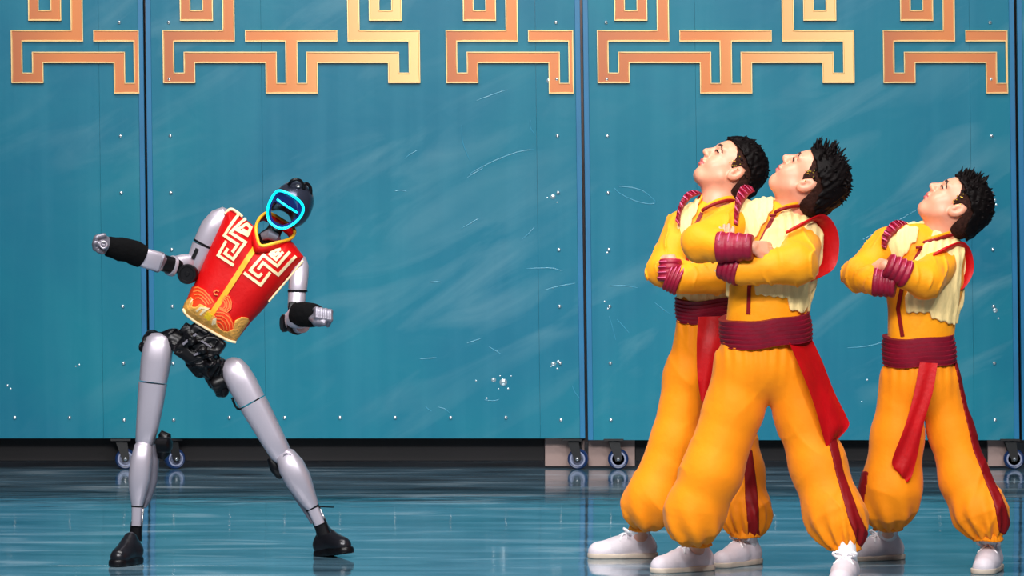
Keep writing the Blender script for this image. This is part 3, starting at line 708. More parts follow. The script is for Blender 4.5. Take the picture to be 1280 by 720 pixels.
    for pts in ([(361, 231, -.03), (365, 226, -.04), (371.5, 224.5, -.04), (377, 227.5, -.03), (380, 236, -.02)], [(379, 232, -.02), (383, 229.5, -.01), (387.5, 233.5, .0), (388.5, 242, .01), (386, 252, .02)]):
        V, F = tube(smooth_path([J(*p) for p in pts], 20), .0055, 10); mesh_obj('head_handle', V, F, M['robot_black'], head)
    disc('sensor', J(372.5, 233, -.03), (.1, -.7, .8), [(0, 3), (1.5, 2.8), (2.2, 1.2)], 'steel', head, 14)
    # --- right arm, reaching out with a fist
    sh = limb('shoulder', [(288, 268, 0, 6), (284, 269, 0, 12), (276, 275, 0, 16), (267, 286, 0, 17), (260, 299, 0, 16), (256, 306, 0, 15)], 'shell', dr=1.)
    limb('shoulder_seam', [(256.6, 305, 0, 15.6), (255.4, 307.3, 0, 15.4)], 'robot_black', sh)
    ua = limb('upper_arm', [(255, 308, 0, 15.3), (250, 319, 0, 14), (244, 330, 0, 12.5), (240, 338, 0, 11), (238, 342, 0, 8)], 'shell')
    V, F = box(J(244.5, 317, -.02), (.006, .02, .018), ry(math.radians(25))); mesh_obj('arm_vent', V, F, M['robot_black'], ua, smooth=False)
    disc('elbow_disc', J(234.5, 342.5, -.05), (-.1, -1, 0), [(-10, 12), (3, 12.6), (5, 11.5), (5, 9), (4.2, 8.5), (4.2, 3), (5, 2.5), (5, .3)], 'robot_black', ua)
    el = limb('elbow_shell', [(246, 326, -.0, 6), (240, 327, -.01, 9), (230, 328, -.02, 10.5), (222, 330, -.03, 10.5)], 'shell')
    fa = limb('forearm_core', [(224, 332, -.03, 10), (212, 331, -.05, 10.5), (198, 327, -.07, 10.5)], 'robot_black')
    limb('forearm_ring', [(219.5, 333.5, -.035, 12), (217.5, 333, -.037, 13), (213.5, 332, -.042, 13), (212, 331.5, -.045, 12)], 'shell', fa, ex=2.2)
    limb('forearm_box', [(200.5, 328, -.07, 11), (199, 327.6, -.07, 12.3), (179, 322, -.1, 12.3), (177, 321.5, -.1, 11)], 'shell', fa, ex=5)
    limb('forearm_ring', [(201, 328.5, -.068, 10), (200, 328, -.07, 13), (196.5, 327, -.072, 13), (195.5, 327, -.075, 12)], 'shell_grey', fa, ex=4)
    limb('wrist_sleeve', [(179, 321.5, -.1, 11), (177, 320.5, -.1, 14.5), (168, 316, -.115, 15.5), (160, 313, -.125, 14.5), (150, 311.5, -.14, 15), (142, 309.5, -.15, 13), (135, 308, -.16, 12.5), (133, 307.5, -.16, 9)], 'robot_cloth', fa, ex=2.3)
    hd = Field.cube(J(108, 325, -.25), J(145, 285, -.08), .003)
    hd.el(J(127, 305, -.17), (.028, .03, .03), None, .005); hd.rc(J(131, 306, -.16), J(137, 308, -.16), .026, .026, .01)
    for k, (a, b, e, g) in enumerate([(120, 298, 118, 306), (122, 296.5, 130, 294.5), (119, 304, 119, 311), (123, 313, 128, 315)]): hd.rc(J(a, b, -.2), J(e, g, -.19), .009, .0085, .004)
    hd.rc(J(124, 305, -.205), J(131, 307, -.205), .010, .009, .003)
    V, F = hd.mesh(); h1 = mesh_obj('hand', V, F, M['shell_grey'], root)
    V, F = tube([J(129.5+4.2*math.cos(t), 306+4.2*math.sin(t), -.216) for t in np.linspace(0, 2*math.pi, 20, endpoint=False)], .003, 8, True); mesh_obj('knuckle_ring', V, F, M['shell'], h1)
    # --- left arm, bent with a fist
    sh = limb('shoulder', [(371, 322, 0, 6), (373, 325, 0, 10), (374, 333, -.01, 12), (373.5, 345, -.02, 12), (372.5, 356, -.03, 11.8), (372, 362, -.03, 11.5)], 'shell')
    limb('shoulder_seam', [(372, 362.5, -.03, 12.4), (372, 365, -.03, 12.4)], 'robot_black', sh)
    ua = limb('upper_arm', [(371.5, 365.5, -.03, 11.4), (371, 374, -.04, 11), (370, 384, -.05, 10.5), (370, 392, -.06, 9)], 'shell')
    limb('upper_arm_pad', [(366, 377, -.075, 4), (366, 380, -.075, 5.5), (365.5, 389, -.08, 5.5), (365, 391, -.08, 4)], 'robot_black', ua, ex=5)
    disc('elbow_disc', J(357, 404, -.07), (-1, -.35, 0), [(-6, 9), (0, 11), (4, 11), (5.5, 9), (5.5, 2)], 'robot_black', ua)
    el = limb('elbow_shell', [(361, 398, -.06, 9), (366, 401, -.08, 12), (373, 404, -.10, 13), (379, 405, -.12, 11)], 'shell', ex=2.2)
    limb('elbow_band', [(369, 404, -.10, 13.4), (373, 405.5, -.11, 13.4)], 'robot_black', el)
    limb('forearm_cuff', [(368, 396, -.13, 7), (369, 397, -.14, 13), (375, 397, -.16, 13.5), (377, 397, -.165, 12)], 'shell', el)
    sl = limb('wrist_sleeve', [(370, 391, -.15, 9), (372, 392, -.16, 14), (380, 393, -.18, 15.5), (390, 394, -.20, 15), (397, 395, -.21, 13), (401, 396, -.215, 9)], 'robot_cloth')
    hd = Field.cube(J(380, 418, -.32), J(424, 374, -.14), .0028)
    hd.el(J(399, 397, -.22), (.032, .03, .03), None, .006)
    for k in range(4):
        x = 395+k*5.6; y0 = 385.5+k*1.0; hd.chain([(J(x-2, y0+2, -.225), .0085), (J(x+1, y0+1, -.262), .0088), (J(x+1, y0+11, -.272), .0085), (J(x-2, y0+18, -.25), .0075)], .003)
    hd.chain([(J(389, 398, -.23), .010), (J(394, 402, -.265), .0095), (J(405, 404, -.278), .0085)], .004)
    V, F = hd.mesh(); mesh_obj('hand', V, F, M['shell_grey'], root)
robot()
# ------------------------------------------------------------------ performers
SHOE = {}
def shoe_parts():
    f = Field.cube((-.1, -.07, -.02), (.2, .07, .13), .003)
    f.rc((-.03, 0, .04), (-.025, 0, .062), .034, .030, .01); f.rc((-.035, 0, .03), (.05, 0, .03), .034, .035, .02); f.rc((.05, 0, .028), (.12, 0, .02), .036, .033, .02); f.rc((-.01, 0, .056), (.07, 0, .036), .027, .028, .02)
    f.rc((.10, .0, .022), (.125, -.006, .019), .033, .030, .01)
    f.rc((-.02, 0, .085), (-.02, 0, .14), .026, .026, .0, op='sub')
    X, Y, Z = f.all(); V, F = f.copy(np.maximum(f.F+0*X, .012-Z)).mesh()
    o1 = mesh_obj('shoe', V, F, M['shoe']); SHOE['upper'] = o1.data
    g = Field.cube((-.1, -.07, -.02), (.2, .07, .04), .003)
    g.chain([((-.035, 0, .01), .038), ((.04, 0, .01), .037), ((.118, -.004, .01), .038)], .01); X, Y, Z = g.all()
    V, F = g.copy(np.maximum(np.maximum(g.F-.002, Z-.017), -Z)).mesh(); o2 = mesh_obj('sole', V, F, M['sole']); SHOE['sole'] = o2.data
    parts = []
    for k in range(4):
        x = .026+.017*k; z = .0765-.0062*k
        parts.append(tube(smooth_path([(x, -.026, z-.016), (x+.002, -.014, z-.002), (x+.004, .0, z+.003), (x+.006, .014, z-.002), (x+.008, .026, z-.016)], 10), .0032, 6))
    for sg in (-1, 1):
        parts.append(tube(smooth_path([(.024, 0, .08), (.034, sg*.02, .094), (.03, sg*.036, .088), (.022, sg*.022, .078), (.024, 0, .08)], 14), .0042, 6))
        parts.append(tube(smooth_path([(.026, 0, .08), (.045, sg*.012, .076), (.056, sg*.03, .058)], 8), .0035, 6))
    V, F = merge(parts); o3 = mesh_obj('lace', V, F, M['lace']); SHOE['lace'] = o3.data
    for o in (o1, o2, o3): bpy.data.objects.remove(o)
shoe_parts()
def put_shoe(parent, x, y, dirv):
    o = bpy.data.objects.new('shoe', SHOE['upper']); COL.objects.link(o); o.parent = parent
    o.location = Vector((x, y, 0))-worg(parent); o.rotation_euler = (0, 0, math.atan2(dirv[1], dirv[0]))
    for n in ('sole', 'lace'):
        c = bpy.data.objects.new(n, SHOE[n]); COL.objects.link(c); c.parent = o
def hand(f, w_, d, nr, thumb, curl=.35, sc=1.):
    d = np.asarray(d, float); d /= np.linalg.norm(d); nr = np.asarray(nr, float); nr = nr-d*(nr@d); nr /= np.linalg.norm(nr); s = np.cross(d, nr); w_ = np.asarray(w_, float)
    for i in (-1.5, -.5, .5, 1.5): f.rc(w_+d*.008*sc+s*i*.008*sc, w_+d*.056*sc+s*i*.0126*sc, .0115*sc, .0095*sc, .006)
    for i, L in zip((-1.5, -.5, .5, 1.5), (.044, .053, .05, .041) if thumb < 0 else (.041, .05, .053, .044)):
        p = w_+d*.056*sc+s*i*.013*sc; a = curl*.4; r = .0078*sc
        for seg in (.42, .32, .26):
            q = p+(d*math.cos(a)-nr*math.sin(a)+s*i*.04)*L*seg*sc; f.rc(p, q, r, r*.93, .002); p = q; r *= .93; a += curl
    p = w_+d*.016*sc+s*thumb*-1*.016*sc
    q = p+(d*.72-s*thumb*.6-nr*.25)*.03*sc; f.rc(p, q, .011*sc, .0095*sc, .006); f.rc(q, q+(d*.95-s*thumb*.2-nr*.2)*.026*sc, .0092*sc, .0075*sc, .003)
def cloth_strip(name, rows, m, parent, thick=.004, nr=24, nc=9, fold=.006, seed=1):
    A = smooth_path([r[0] for r in rows], nr); B = smooth_path([r[1] for r in rows], nr); V = []
    for i in range(nr):
        for j in range(nc):
            u = j/(nc-1); p = A[i]*(1-u)+B[i]*u; p = p+np.array((0, fold*math.sin(u*9+i*.25+seed)*(i/nr+.2), 0)); V.append(p)
    n = len(V); V = np.array(V); V = np.r_[V, V+np.array((0, thick, 0))]; F = []
    for i in range(nr-1):
        for j in range(nc-1):
            a = i*nc+j; F += [[a, a+nc, a+nc+1, a+1], [n+a, n+a+1, n+a+nc+1, n+a+nc]]
        for a in (i*nc, i*nc+nc-1): F.append([a, n+a, n+a+nc, a+nc])
    for e in (0, (nr-1)*nc):
        for j in range(nc-1): F.append([e+j, e+j+1, n+e+j+1, n+e+j])
    return mesh_obj(name, V, F, M[m], parent, angle=60)
def ruffle(name, inner, outer, parent, mats, pleats=0, n=48, depth=.006):
    A = smooth_path(inner, n); B = smooth_path(outer, n); V = []; F = []; mi = []; nc = 6
    for i in range(n):
        w_ = (i % 4 in (0, 3)) if pleats else 0
        for j in range(nc):
            u = j/(nc-1); p = A[i]*(1-u)+B[i]*u
            if pleats: p = p+np.array((0, (-depth if i % 4 < 2 else depth)*u, 0))
            p = p+np.array((0, -.010*math.sin(u*math.pi), 0)); V.append(p)
    k = len(V); V = np.array(V); V = np.r_[V, V+np.array((0, .004, 0))]
    for i in range(n-1):
        for j in range(nc-1):
            a = i*nc+j; F += [[a, a+nc, a+nc+1, a+1], [k+a, k+a+1, k+a+nc+1, k+a+nc]]
            s = 1 if pleats and i % 6 == 2 and j >= 1 else 0; mi += [s, s]
        for a in (i*nc, i*nc+nc-1): F.append([a, k+a, k+a+nc, a+nc]); mi.append(0)
    for e in (0, (n-1)*nc):
        for j in range(nc-1): F.append([e+j, e+j+1, k+e+j+1, k+e+j]); mi.append(0)
    return mesh_obj(name, V, F, [M[m] for m in mats], parent, mi=mi, angle=50)
def cuff(a, b, ra, rb, parent, ridges=4, stripes=True):
    a = np.asarray(a); b = np.asarray(b); n = ridges*8+1; pts = []
    for i in range(n):
        t = i/(n-1); ph = (t*ridges) % 1.
        pts.append((a+(b-a)*t, (ra+(rb-ra)*t)+.0032*abs(math.sin(math.pi*t*ridges)), (ra+(rb-ra)*t)+.0032*abs(math.sin(math.pi*t*ridges))))
    pts = [(a, ra*.8, ra*.8)]+pts+[(b, rb*.8, rb*.8)]
    V, F = loft(pts, 28, 2.); o = mesh_obj('cuff', V, F, M['magenta'], parent)
    if stripes:
        P = []; ax = (b-a)/np.linalg.norm(b-a)
        x = np.cross(ax, (0, 1, 0)); x /= np.linalg.norm(x)
        if x[2] < 0: x = -x
        y = np.cross(ax, x)
        if y[1] > 0: y = -y
        for k in range(ridges):
            t = (k+.5)/ridges; r = ra+(rb-ra)*t+.0036
            P.append(tube([a+(b-a)*t+r*(x*math.cos(q)+y*math.sin(q)) for q in np.linspace(.15, 1.2, 9)], .0016, 5))
        V, F = merge(P); mesh_obj('cuff_stripe', V, F, M['pink'], o)
def performer(c):
    D = c['D']; S = FPX/D; J = lambda x, y, d=0.: px(x, y, D+d); sd = c['seed']
    root = thing('person', c['label'], 'person', (J(c['waist'][0], 400)[0], D, 0), 'costumed performers with folded arms')
    G = lambda L: [(J(*p[:3]), p[3]) for p in L]
    # ---------------- head frame
    th, ps = math.radians(c['pitch']), math.radians(c['yaw']); f0 = np.array((-math.cos(ps), -math.sin(ps), 0)); zz = np.array((0, 0, 1.))
    f_ = f0*math.cos(th)+zz*math.sin(th); u_ = -f0*math.sin(th)+zz*math.cos(th); l_ = np.cross(u_, f_)
    ro = math.radians(c.get('roll', 0)); l_, u_ = l_*math.cos(ro)+u_*math.sin(ro), u_*math.cos(ro)-l_*math.sin(ro)
    RH = np.stack([f_, l_, u_], 1); hs = c['hs']
    ho = J(*c['chin'])-RH@np.array((.078, 0, -.098))*hs
    H = lambda a, b, e: ho+RH@np.array((a, b, e))*hs
    # ---------------- body: head, neck, trunk, arms, hands and legs as one surface
    allp = [J(*p[:3]) for p in c['armR']+c['armL']]+[ho]
    xlo = min(p[0] for p in allp)-.14; xhi = max(p[0] for p in allp)+.16
    fx0 = min(J(*p[:3])[0] for L in c['legs'] for p in L)-.12; fx1 = max(J(*p[:3])[0] for L in c['legs'] for p in L)+.12
    zt = ho[2]+.15; zm = min(p[2] for p in allp)-.08
    xs = np.unique(np.r_[axis_pts(min(fx0, xlo), xlo-.005, .012), axis_pts(xlo, xhi, .003), axis_pts(xhi+.012, max(fx1, xhi)+.02, .012)])
    zs = np.r_[axis_pts(.02, zm-.012, .012), axis_pts(zm, zt, .003)]
    B = Field(xs, axis_pts(D-.32, D+.2, .0035), zs)
    nb = J(*c['neck'])
    B.el(H(-.012, 0, .03), np.array((.090, .073, .083))*hs, RH, .01)
    B.el(H(.026, 0, -.035), np.array((.058, .056, .070))*hs, RH, .03)
    B.el(H(.030, 0, .03), np.array((.056, .060, .05))*hs, RH, .02)
    B.el(H(.060, 0, -.084), np.array((.020, .024, .020))*hs, RH, .025)
    for sgn in (-1, 1):
        B.el(H(.046, sgn*.034, -.036), np.array((.030, .026, .032))*hs, RH, .02)
        B.rc(H(.01, sgn*.05, -.05), H(.05, sgn*.022, -.088), .016*hs, .014*hs, .025)
        B.el(H(.090, sgn*.030, .008), np.array((.014, .014, .010))*hs, RH, .012, 'sub')
        B.el(H(.071, sgn*.031, .006), np.array((.013, .016, .011))*hs, RH, .004)
        B.rc(H(.080, sgn*.014, .027), H(.068, sgn*.046, .026), .008*hs, .007*hs, .012)
        B.el(H(.090, sgn*.011, -.022), np.array((.009, .008, .007))*hs, RH, .005)
        # ears
        Rt = RH@np.array(((.93, .0, -.36), (0, 1, 0), (.36, 0, .93)))
        B.el(H(-.012, sgn*.072, -.008), np.array((.020, .010, .031))*hs, Rt, .006)
        B.el(H(-.007, sgn*.083, -.004), np.array((.011, .007, .019))*hs, Rt, .004, 'sub')
        B.el(H(.000, sgn*.075, -.010), np.array((.006, .006, .008))*hs, Rt, .004)
    B.rc(H(.080, 0, .016), H(.101, 0, -.016), .009*hs, .0115*hs, .010)
    B.rc(H(.080, 0, -.03), H(.084, 0, -.042), .010*hs, .010*hs, .012)
    B.el(H(.086, 0, -.047), np.array((.010, .021, .007))*hs, RH, .004); B.el(H(.083, 0, -.0585), np.array((.010, .019, .0075))*hs, RH, .004)
    B.rc(H(.094, -.018, -.0527), H(.094, .018, -.0527), .0022*hs, .0022*hs, .002, op='sub')
    B.rc(H(-.022, 0, -.045), nb, .054*hs, .052, .02); B.rc(H(.005, 0, -.06), nb+np.array((-.01, -.015, .01)), .04*hs, .042, .03)
    W, C = J(*c['waist']), J(*c['chest']); rW, rC = c['rW'], c['rC']; sR, sL = J(*c['armR'][0][:3]), J(*c['armL'][0][:3])
    B.rc(W, C, rW-.03, rC-.03, .02, .72); B.rc(sR, sL, .035, .035, .03); B.rc(nb, C, .05, .06, .03)
    for key in ('armR', 'armL'):
        A = c[key]; B.chain([(J(*p[:3]), r) for p, r in zip(A, (.038, .032, .026))], .01)
        h = c['hand'+key[-1]]; B.rc(J(*A[2][:3]), J(*h[0]), .024, .019, .006); hand(B, J(*h[0]), h[1], h[2], h[3], h[4], .92)
    for L, fo in zip(c['legs'], c['feet']):
        B.chain([(J(*p[:3]), p[3]*.55) for p in L], .02); B.rc(J(*L[-1][:3]), (fo[0], fo[1], .06), .024, .024, .01)
    V, F = B.mesh()
    q = ((V[F].mean(1)-ho)@RH)/hs; mi = np.zeros(len(F), int)
    mi[(q[:, 0] > .07) & (((q[:, 1]/.021)**2+((q[:, 2]+.053)/.013)**2) < 1)] = 1
    al = np.abs(q[:, 1]); bc = .030+.05*(al-.012)-1.1*np.maximum(al-.034, 0)
    mi[(q[:, 0] > .045) & (al > .011) & (al < .050) & (np.abs(q[:, 2]-bc) < .0045)] = 2
    body = mesh_obj('body', V, F, [M['skin'], M['lip'], M['brow']], root, mi=mi)
    for sgn in (-1, 1):
        V, F = tube(smooth_path([H(.0815, sgn*.019, .004), H(.0845, sgn*.027, .0075), H(.0815, sgn*.037, .0065), H(.074, sgn*.046, .003)], 12), np.r_[.001, np.full(10, .0036), .001]*hs, 8); mesh_obj('eye', V, F, M['eye'], body)
    # ---------------- hair
    hf = Field.cube(ho-.16, ho+.16, .003)
    hf.el(H(-.012, 0, .032), np.array((.094, .0775, .088))*hs, RH, .01); hf.el(H(-.05, 0, -.02), np.array((.058, .066, .06))*hs, RH, .02)
    X, Y, Z = hf.all(); x, y, z = X-ho[0], Y-ho[1], Z-ho[2]
    qf = (x*f_[0]+y*f_[1]+z*f_[2])/hs; ql = (x*l_[0]+y*l_[1]+z*l_[2])/hs; qu = (x*u_[0]+y*u_[1]+z*u_[2])/hs
    pol = [(.086, .084), (.070, .064), (.046, .060), (.034, .046), (.026, .034), (.020, .004), (.010, -.006), (-.002, .022), (-.026, .026), (-.036, .0), (-.042, -.05), (-.055, -.075), (-.16, -.08), (-.16, .2), (.1, .2)]
    pd = poly2d(pol, qf, qu)*hs
    short = hf.copy(np.maximum(hf.F-.001, pd)); short.near(.02, lambda a, b, e: .0012*wob(a, b, e, .012, sd))
    V, F = short.mesh(); hair = mesh_obj('hair', V, F, M['hair_short'], root, label='short dark hair, spiky on top, cropped at the sides')
    top = [(.092, .07), (.066, .066), (.036, .062), (-.0, .050), (-.05, .030), (-.085, -.03), (-.16, -.05), (-.16, .2), (.1, .2)]
    pt = poly2d(top, qf, qu)*hs
    tf = hf.copy(np.maximum(hf.F-.010, pt)); tf.near(.03, lambda a, b, e: .004*wob(a, b, e, .022, sd+1))
    V, F = tf.mesh(); parts = [(V, F.tolist())]
    rnd = np.random.RandomState(sd)
    for k in range(c.get('tufts', 700)):
        v = rnd.normal(size=3); v /= np.linalg.norm(v)
        p = v*np.array((.100, .083, .094))+np.array((-.012, 0, .032))
        if p[2] < .045-.55*(.03-p[0]) and p[0] > -.03: continue
        if p[2] < .0 or (p[0] > .03 and p[2] < .075): continue
        g = v*.55+np.array((c['sweep'][0] if p[0] > -.02 else -.35, rnd.uniform(-.2, .2), c['sweep'][1] if p[0] > -.05 else -.1))*1.3+rnd.normal(size=3)*.25; g /= np.linalg.norm(g)
        L = c['spike']*rnd.uniform(.5, 1.15)*(1.25 if p[0] > .0 else .8)
        if p[2] < .05: L *= .5
        b = H(*(p-v*.012)); e = RH@g*L*hs; bend = RH@np.array((c['sweep'][0], 0, c['sweep'][1]))*L*.25
        parts.append(tube([b, b+e*.45+bend*.3, b+e*.8+bend*.7, b+e+bend*1.1], np.array((.0065, .0052, .0032, .0006))*rnd.uniform(.8, 1.2), 5))
    V, F = merge(parts); mesh_obj('hair_top', V, F, M['hair'], hair)
    gl = []
    for k in range(11):
        p = H(.018+rnd.uniform(-.022, .012), .074+rnd.uniform(0, .004), .016+rnd.uniform(-.02, .03)); gl.append(box(p, (.0016, .0016, .0016), np.linalg.qr(rnd.normal(size=(3, 3)))[0]))
    V, F = merge(gl); g = mesh_obj('glitter', V, F, M['glitter'], hair, smooth=False); g['kind'] = 'stuff'
    # ---------------- jacket
    jx = min(J(*p[:3])[0] for p in c['armR'])-.12; jx2 = max(J(*p[:3])[0] for p in c['armL'])+.13
    zlo = J(0, c['sash'][1]+6)[2]; zhi = max(sR[2], sL[2], nb[2])+.09
    def newf(): return Field(axis_pts(jx, jx2, .0034), axis_pts(D-.3, D+.16, .0038), axis_pts(zlo, zhi, .0034))
    T = newf(); T.rc(W, C, rW, rC, .02, .72); T.rc(sR, sL, .055, .058, .03); T.rc(nb-np.array((0, .0, .016)), C, .048, .08, .03, .8)
    T.rc(C, (sR+sL)/2, rC, .09, .04, .72)
    T.rc(nb, nb+(H(-.02, 0, -.04)-nb)*1.2, .0535, .050, .0, 1., 'sub')
    T.near(.03, lambda a, b, e: .003*wob(a, b, e*.6, .09, sd+3)); TF = T.F.copy()
    V, F = T.mesh(); tb = BVHTree.FromPolygons([tuple(v) for v in V], [tuple(f) for f in F])
    Fall = T.F.copy()
    for key in ('armR', 'armL'):
        A = newf(); P = G(c[key]); rs = [p[1] for p in P]
        A.rc(P[0][0], P[1][0], rs[0], rs[1], .02); A.rc(P[1][0], P[2][0], rs[1], rs[2], .015)
        e0, e1, e2 = P[0][0], P[1][0], P[2][0]; ax = (e2-e1)/np.linalg.norm(e2-e1)
        def fold(a, b, e, ax=ax, e1=e1):
            t = (a-e1[0])*ax[0]+(b-e1[1])*ax[1]+(e-e1[2])*ax[2]
            return -.008*(1-np.abs(np.sin(t*3.14/.045+1.8*wob(a, b, e, .15, sd+5))))**3*np.clip(wob(a, b, e, .16, sd+7)*1.5+.5, 0, 1)+.002*wob(a, b, e, .09, sd+6)
        A.near(.03, fold); k = .006; a, b = Fall, A.F; h = np.clip(.5+.5*(a-b)/k, 0, 1); Fall = a*(1-h)+b*h-k*h*(1-h)
    V, F = T.copy(Fall).mesh(); jk = mesh_obj('jacket', V, F, M['yellow'], root)
    drape(tb, [J(*p) for p in c['zip']], 4.6/S, M['dark_red'], 'zip', jk, .004)
    if c.get('knot'): V, F = lathe(J(*c['knot']), (1, 0, .15), [(-.011, .002), (-.009, .005), (-.003, .004), (0, .006), (.003, .004), (.009, .005), (.011, .002)], 10); mesh_obj('knot_button', V, F, M['dark_red'], jk)
    # ---------------- vest
    X, Y, Z = T.all(); reg = None
    for pol in c['vest']:
        pp = np.array([J(a, b, -.09)[[0, 2]] for a, b in pol]); d2 = poly2d(pp, X[:, 0, :], Z[0, 0][None, :])[:, None, :]
        d3 = np.maximum(d2, Y-(D+.01)); reg = d3 if reg is None else np.minimum(reg, d3)
    pp = np.array([J(a, b, .05)[[0, 2]] for a, b in c['vest_back']]); d2 = poly2d(pp, X[:, 0, :], Z[0, 0][None, :])[:, None, :]
    reg = np.minimum(reg, np.maximum(d2, (D-.005)-Y))
    VF = T.copy(np.maximum(TF-.011, reg)); VF.near(.02, lambda a, b, e: .0022*np.sin(a*6.283/.026+2*wob(a, b, e, .15, sd+8)))
    V, F = VF.mesh(); ve = mesh_obj('vest', V, F, M['cream'], root)
    for rows in c.get('flaps', []): cloth_strip('vest_flap', [(J(*a), J(*b)) for a, b in rows], 'cream', ve, .005, fold=.004, seed=sd)
    ruffle('shoulder_ruffle', [J(*p) for p in c['rufR'][0]], [J(*p) for p in c['rufR'][1]], ve, ['magenta', 'pink'], 1, 44)
    ruffle('shoulder_trim', [J(*p) for p in c['rufL'][0]], [J(*p) for p in c['rufL'][1]], ve, ['red', 'red'], 0, 48)
    # collar band
    cp = smooth_path([J(*p) for p in c['collar']], 48); upv = (H(-.02, 0, -.04)-nb); upv /= np.linalg.norm(upv); cc = cp.mean(0); ow = cp-cc; ow /= np.linalg.norm(ow, axis=1)[:, None]
    V, F = rings_mesh([np.array([p, p+upv*.020-o*.002, p+upv*.020-o*.007, p-o*.006]) for p, o in zip(cp, ow)], True)
    co = mesh_obj('collar', V, F, M['yellow'], jk)
    V, F = tube(cp+ow*.0015+upv*.004, .0058, 8); mesh_obj('collar_trim', V, F, M['dark_red'], co)
    for (a, b, ra, rb) in c['cuffs']: cuff(J(*a), J(*b), ra, rb, jk)
    # ---------------- trousers
    px0 = min(p[0]-p[3]*S for L in c['legs'] for p in L); px1 = max(p[0]+p[3]*S for L in c['legs'] for p in L)
    zb = min(J(*L[-1][:3])[2] for L in c['legs'])-.04
    Tr = Field(axis_pts(J(px0, 0)[0]-.04, J(px1, 0)[0]+.04, .0042), axis_pts(D-.24, D+.24, .005), axis_pts(zb, W[2]+.03, .0042))
    hipc = J(*c['hip']); Tr.el(hipc, (c['rH'], c['rH']*.78, .11), None, .03); Tr.rc(W, hipc, rW*.98, c['rH']*.9, .02, .75)
    LF = None
    for L in c['legs']:
        A = Tr.copy(np.full_like(Tr.F, 1.)); A.chain(G(L), .03); LF = A.F if LF is None else np.minimum(LF, A.F)
    k = .025; h = np.clip(.5+.5*(Tr.F-LF)/k, 0, 1); Tr.F = (Tr.F*(1-h)+LF*h-k*h*(1-h)).astype(np.float32)
    zw = W[2]-.02; ends = [J(*L[-1][:3]) for L in c['legs']]
    def pleat(a, b, e):
        v = .0045*np.sin(a*6.283/.030+wob(a, b, e, .2, sd))*np.exp(-np.maximum(zw-e, 0)/.06)
        for en in ends:
            r = np.arctan2(b-en[1], a-en[0]); hh = np.maximum(e-en[2]-.012, 0); near = (np.abs(a-en[0]) < .13) & (e-en[2] < .2)
            v = v+np.where(near, .0055*np.sin(r*11+e*30)*np.exp(-hh/.05), 0)
        rg = lambda q: 1-np.abs(np.sin(q))
        m1 = np.clip(wob(a, b, e, .3, sd+13)*1.5+.3, 0, 1); m2 = np.clip(wob(a, b, e, .35, sd+14)*1.5+.3, 0, 1)
        f1 = rg((e*.75+a*.6)*3.14/.11+1.6*wob(a, b, e, .3, sd+12))**3; f2 = rg((e*.5-a*.85)*3.14/.12+1.6*wob(a, b, e, .3, sd+15))**3
        low = np.clip((W[2]-e)/.45, .3, 1)
        return v-.0045*(f1*m1+f2*m2)*low+.0015*wob(a, b, e*.5, .2, sd+11)
    Tr.near(.03, pleat)
    V, F = Tr.mesh(); tr = mesh_obj('trousers', V, F, M['trouser'], root)
    for L in c['legs']:                         # gathered elastic at the ankles
        e = J(*L[-1][:3]); rg = []
        for zz_, rr_ in ((.004, .034), (-.012, .041), (-.026, .0435), (-.036, .047), (-.040, .045), (-.038, .036)):
            q = np.linspace(0, 2*math.pi, 66, endpoint=False); r2 = rr_+.0022*np.sin(q*22)
            rg.append(np.stack([e[0]+r2*np.cos(q), e[1]+r2*np.sin(q), e[2]+zz_+.002*np.sin(q*3+sd)], 1))
        V, F = rings_mesh(rg[::-1]); mesh_obj('ankle_elastic', V, F, M['trouser'], tr)
    X, Y, Z = Tr.all()
    for pol, col_ in c['stripes']:
        pp = np.array([J(a, b)[[0, 2]] for a, b in pol]); d2 = poly2d(pp, X[:, 0, :], Z[0, 0][None, :])[:, None, :]
        V, F = Tr.copy(np.maximum(np.maximum(Tr.F-.004, d2), Y-(D+.16))).mesh(); mesh_obj('side_stripe', V, F, M[col_], tr)
    # sash
    s0, s1, xa0, xb0, xa1, xb1 = c['sash']; pts = []; n = 61
    for i in range(n):
        t = i/(n-1); yy = s1+(s0-s1)*t; xa = xa1+(xa0-xa1)*t; xb = xb1+(xb0-xb1)*t; r = (xb-xa)/2/S*(1+.03*math.sin(t*math.pi))+.0055*(1-((1-t)*6) % 1.)
        pts.append((J((xa+xb)/2, yy, 0), r, r*.8))
    r0 = pts[0]; pts = [(r0[0], r0[1]*.9, r0[2]*.9)]+pts+[(pts[-1][0], pts[-1][1]*.9, pts[-1][2]*.9)]
    V, F = loft(pts, 48, 2.3); V[:, 2] += -.014*np.clip(-(V[:, 1]-D)/.1, -1, 1); V[:, 2] += .0025*np.sin(V[:, 0]*40)
    sa = mesh_obj('sash', V, F, M['maroon'], root, angle=28)
    for rows in c['tails']: cloth_strip('sash_tail', [(J(*a), J(*b)) for a, b in rows], 'red', sa, seed=sd)
    # shoes and socks
    for L, fo in zip(c['legs'], c['feet']):
        e = J(*L[-1][:3]); V, F = loft([((fo[0], fo[1], .05), .034, .036), ((fo[0], fo[1], .085), .032, .034), (e*.4+np.array((fo[0], fo[1], .085))*.6, .033, .034), (e+np.array((0, 0, .01)), .036, .036)], 20)
        mesh_obj('sock', V, F, M['sock'], root)
        d = np.array(fo[2])/np.linalg.norm(fo[2]); put_shoe(root, fo[0]+d[0]*.015, fo[1]+d[1]*.015, d)
def foot(x, ysole, d): Dd = Dfoot(ysole); return (px(x, ysole, Dd)[0], Dd, d)
YB = (.0, -1., .2)
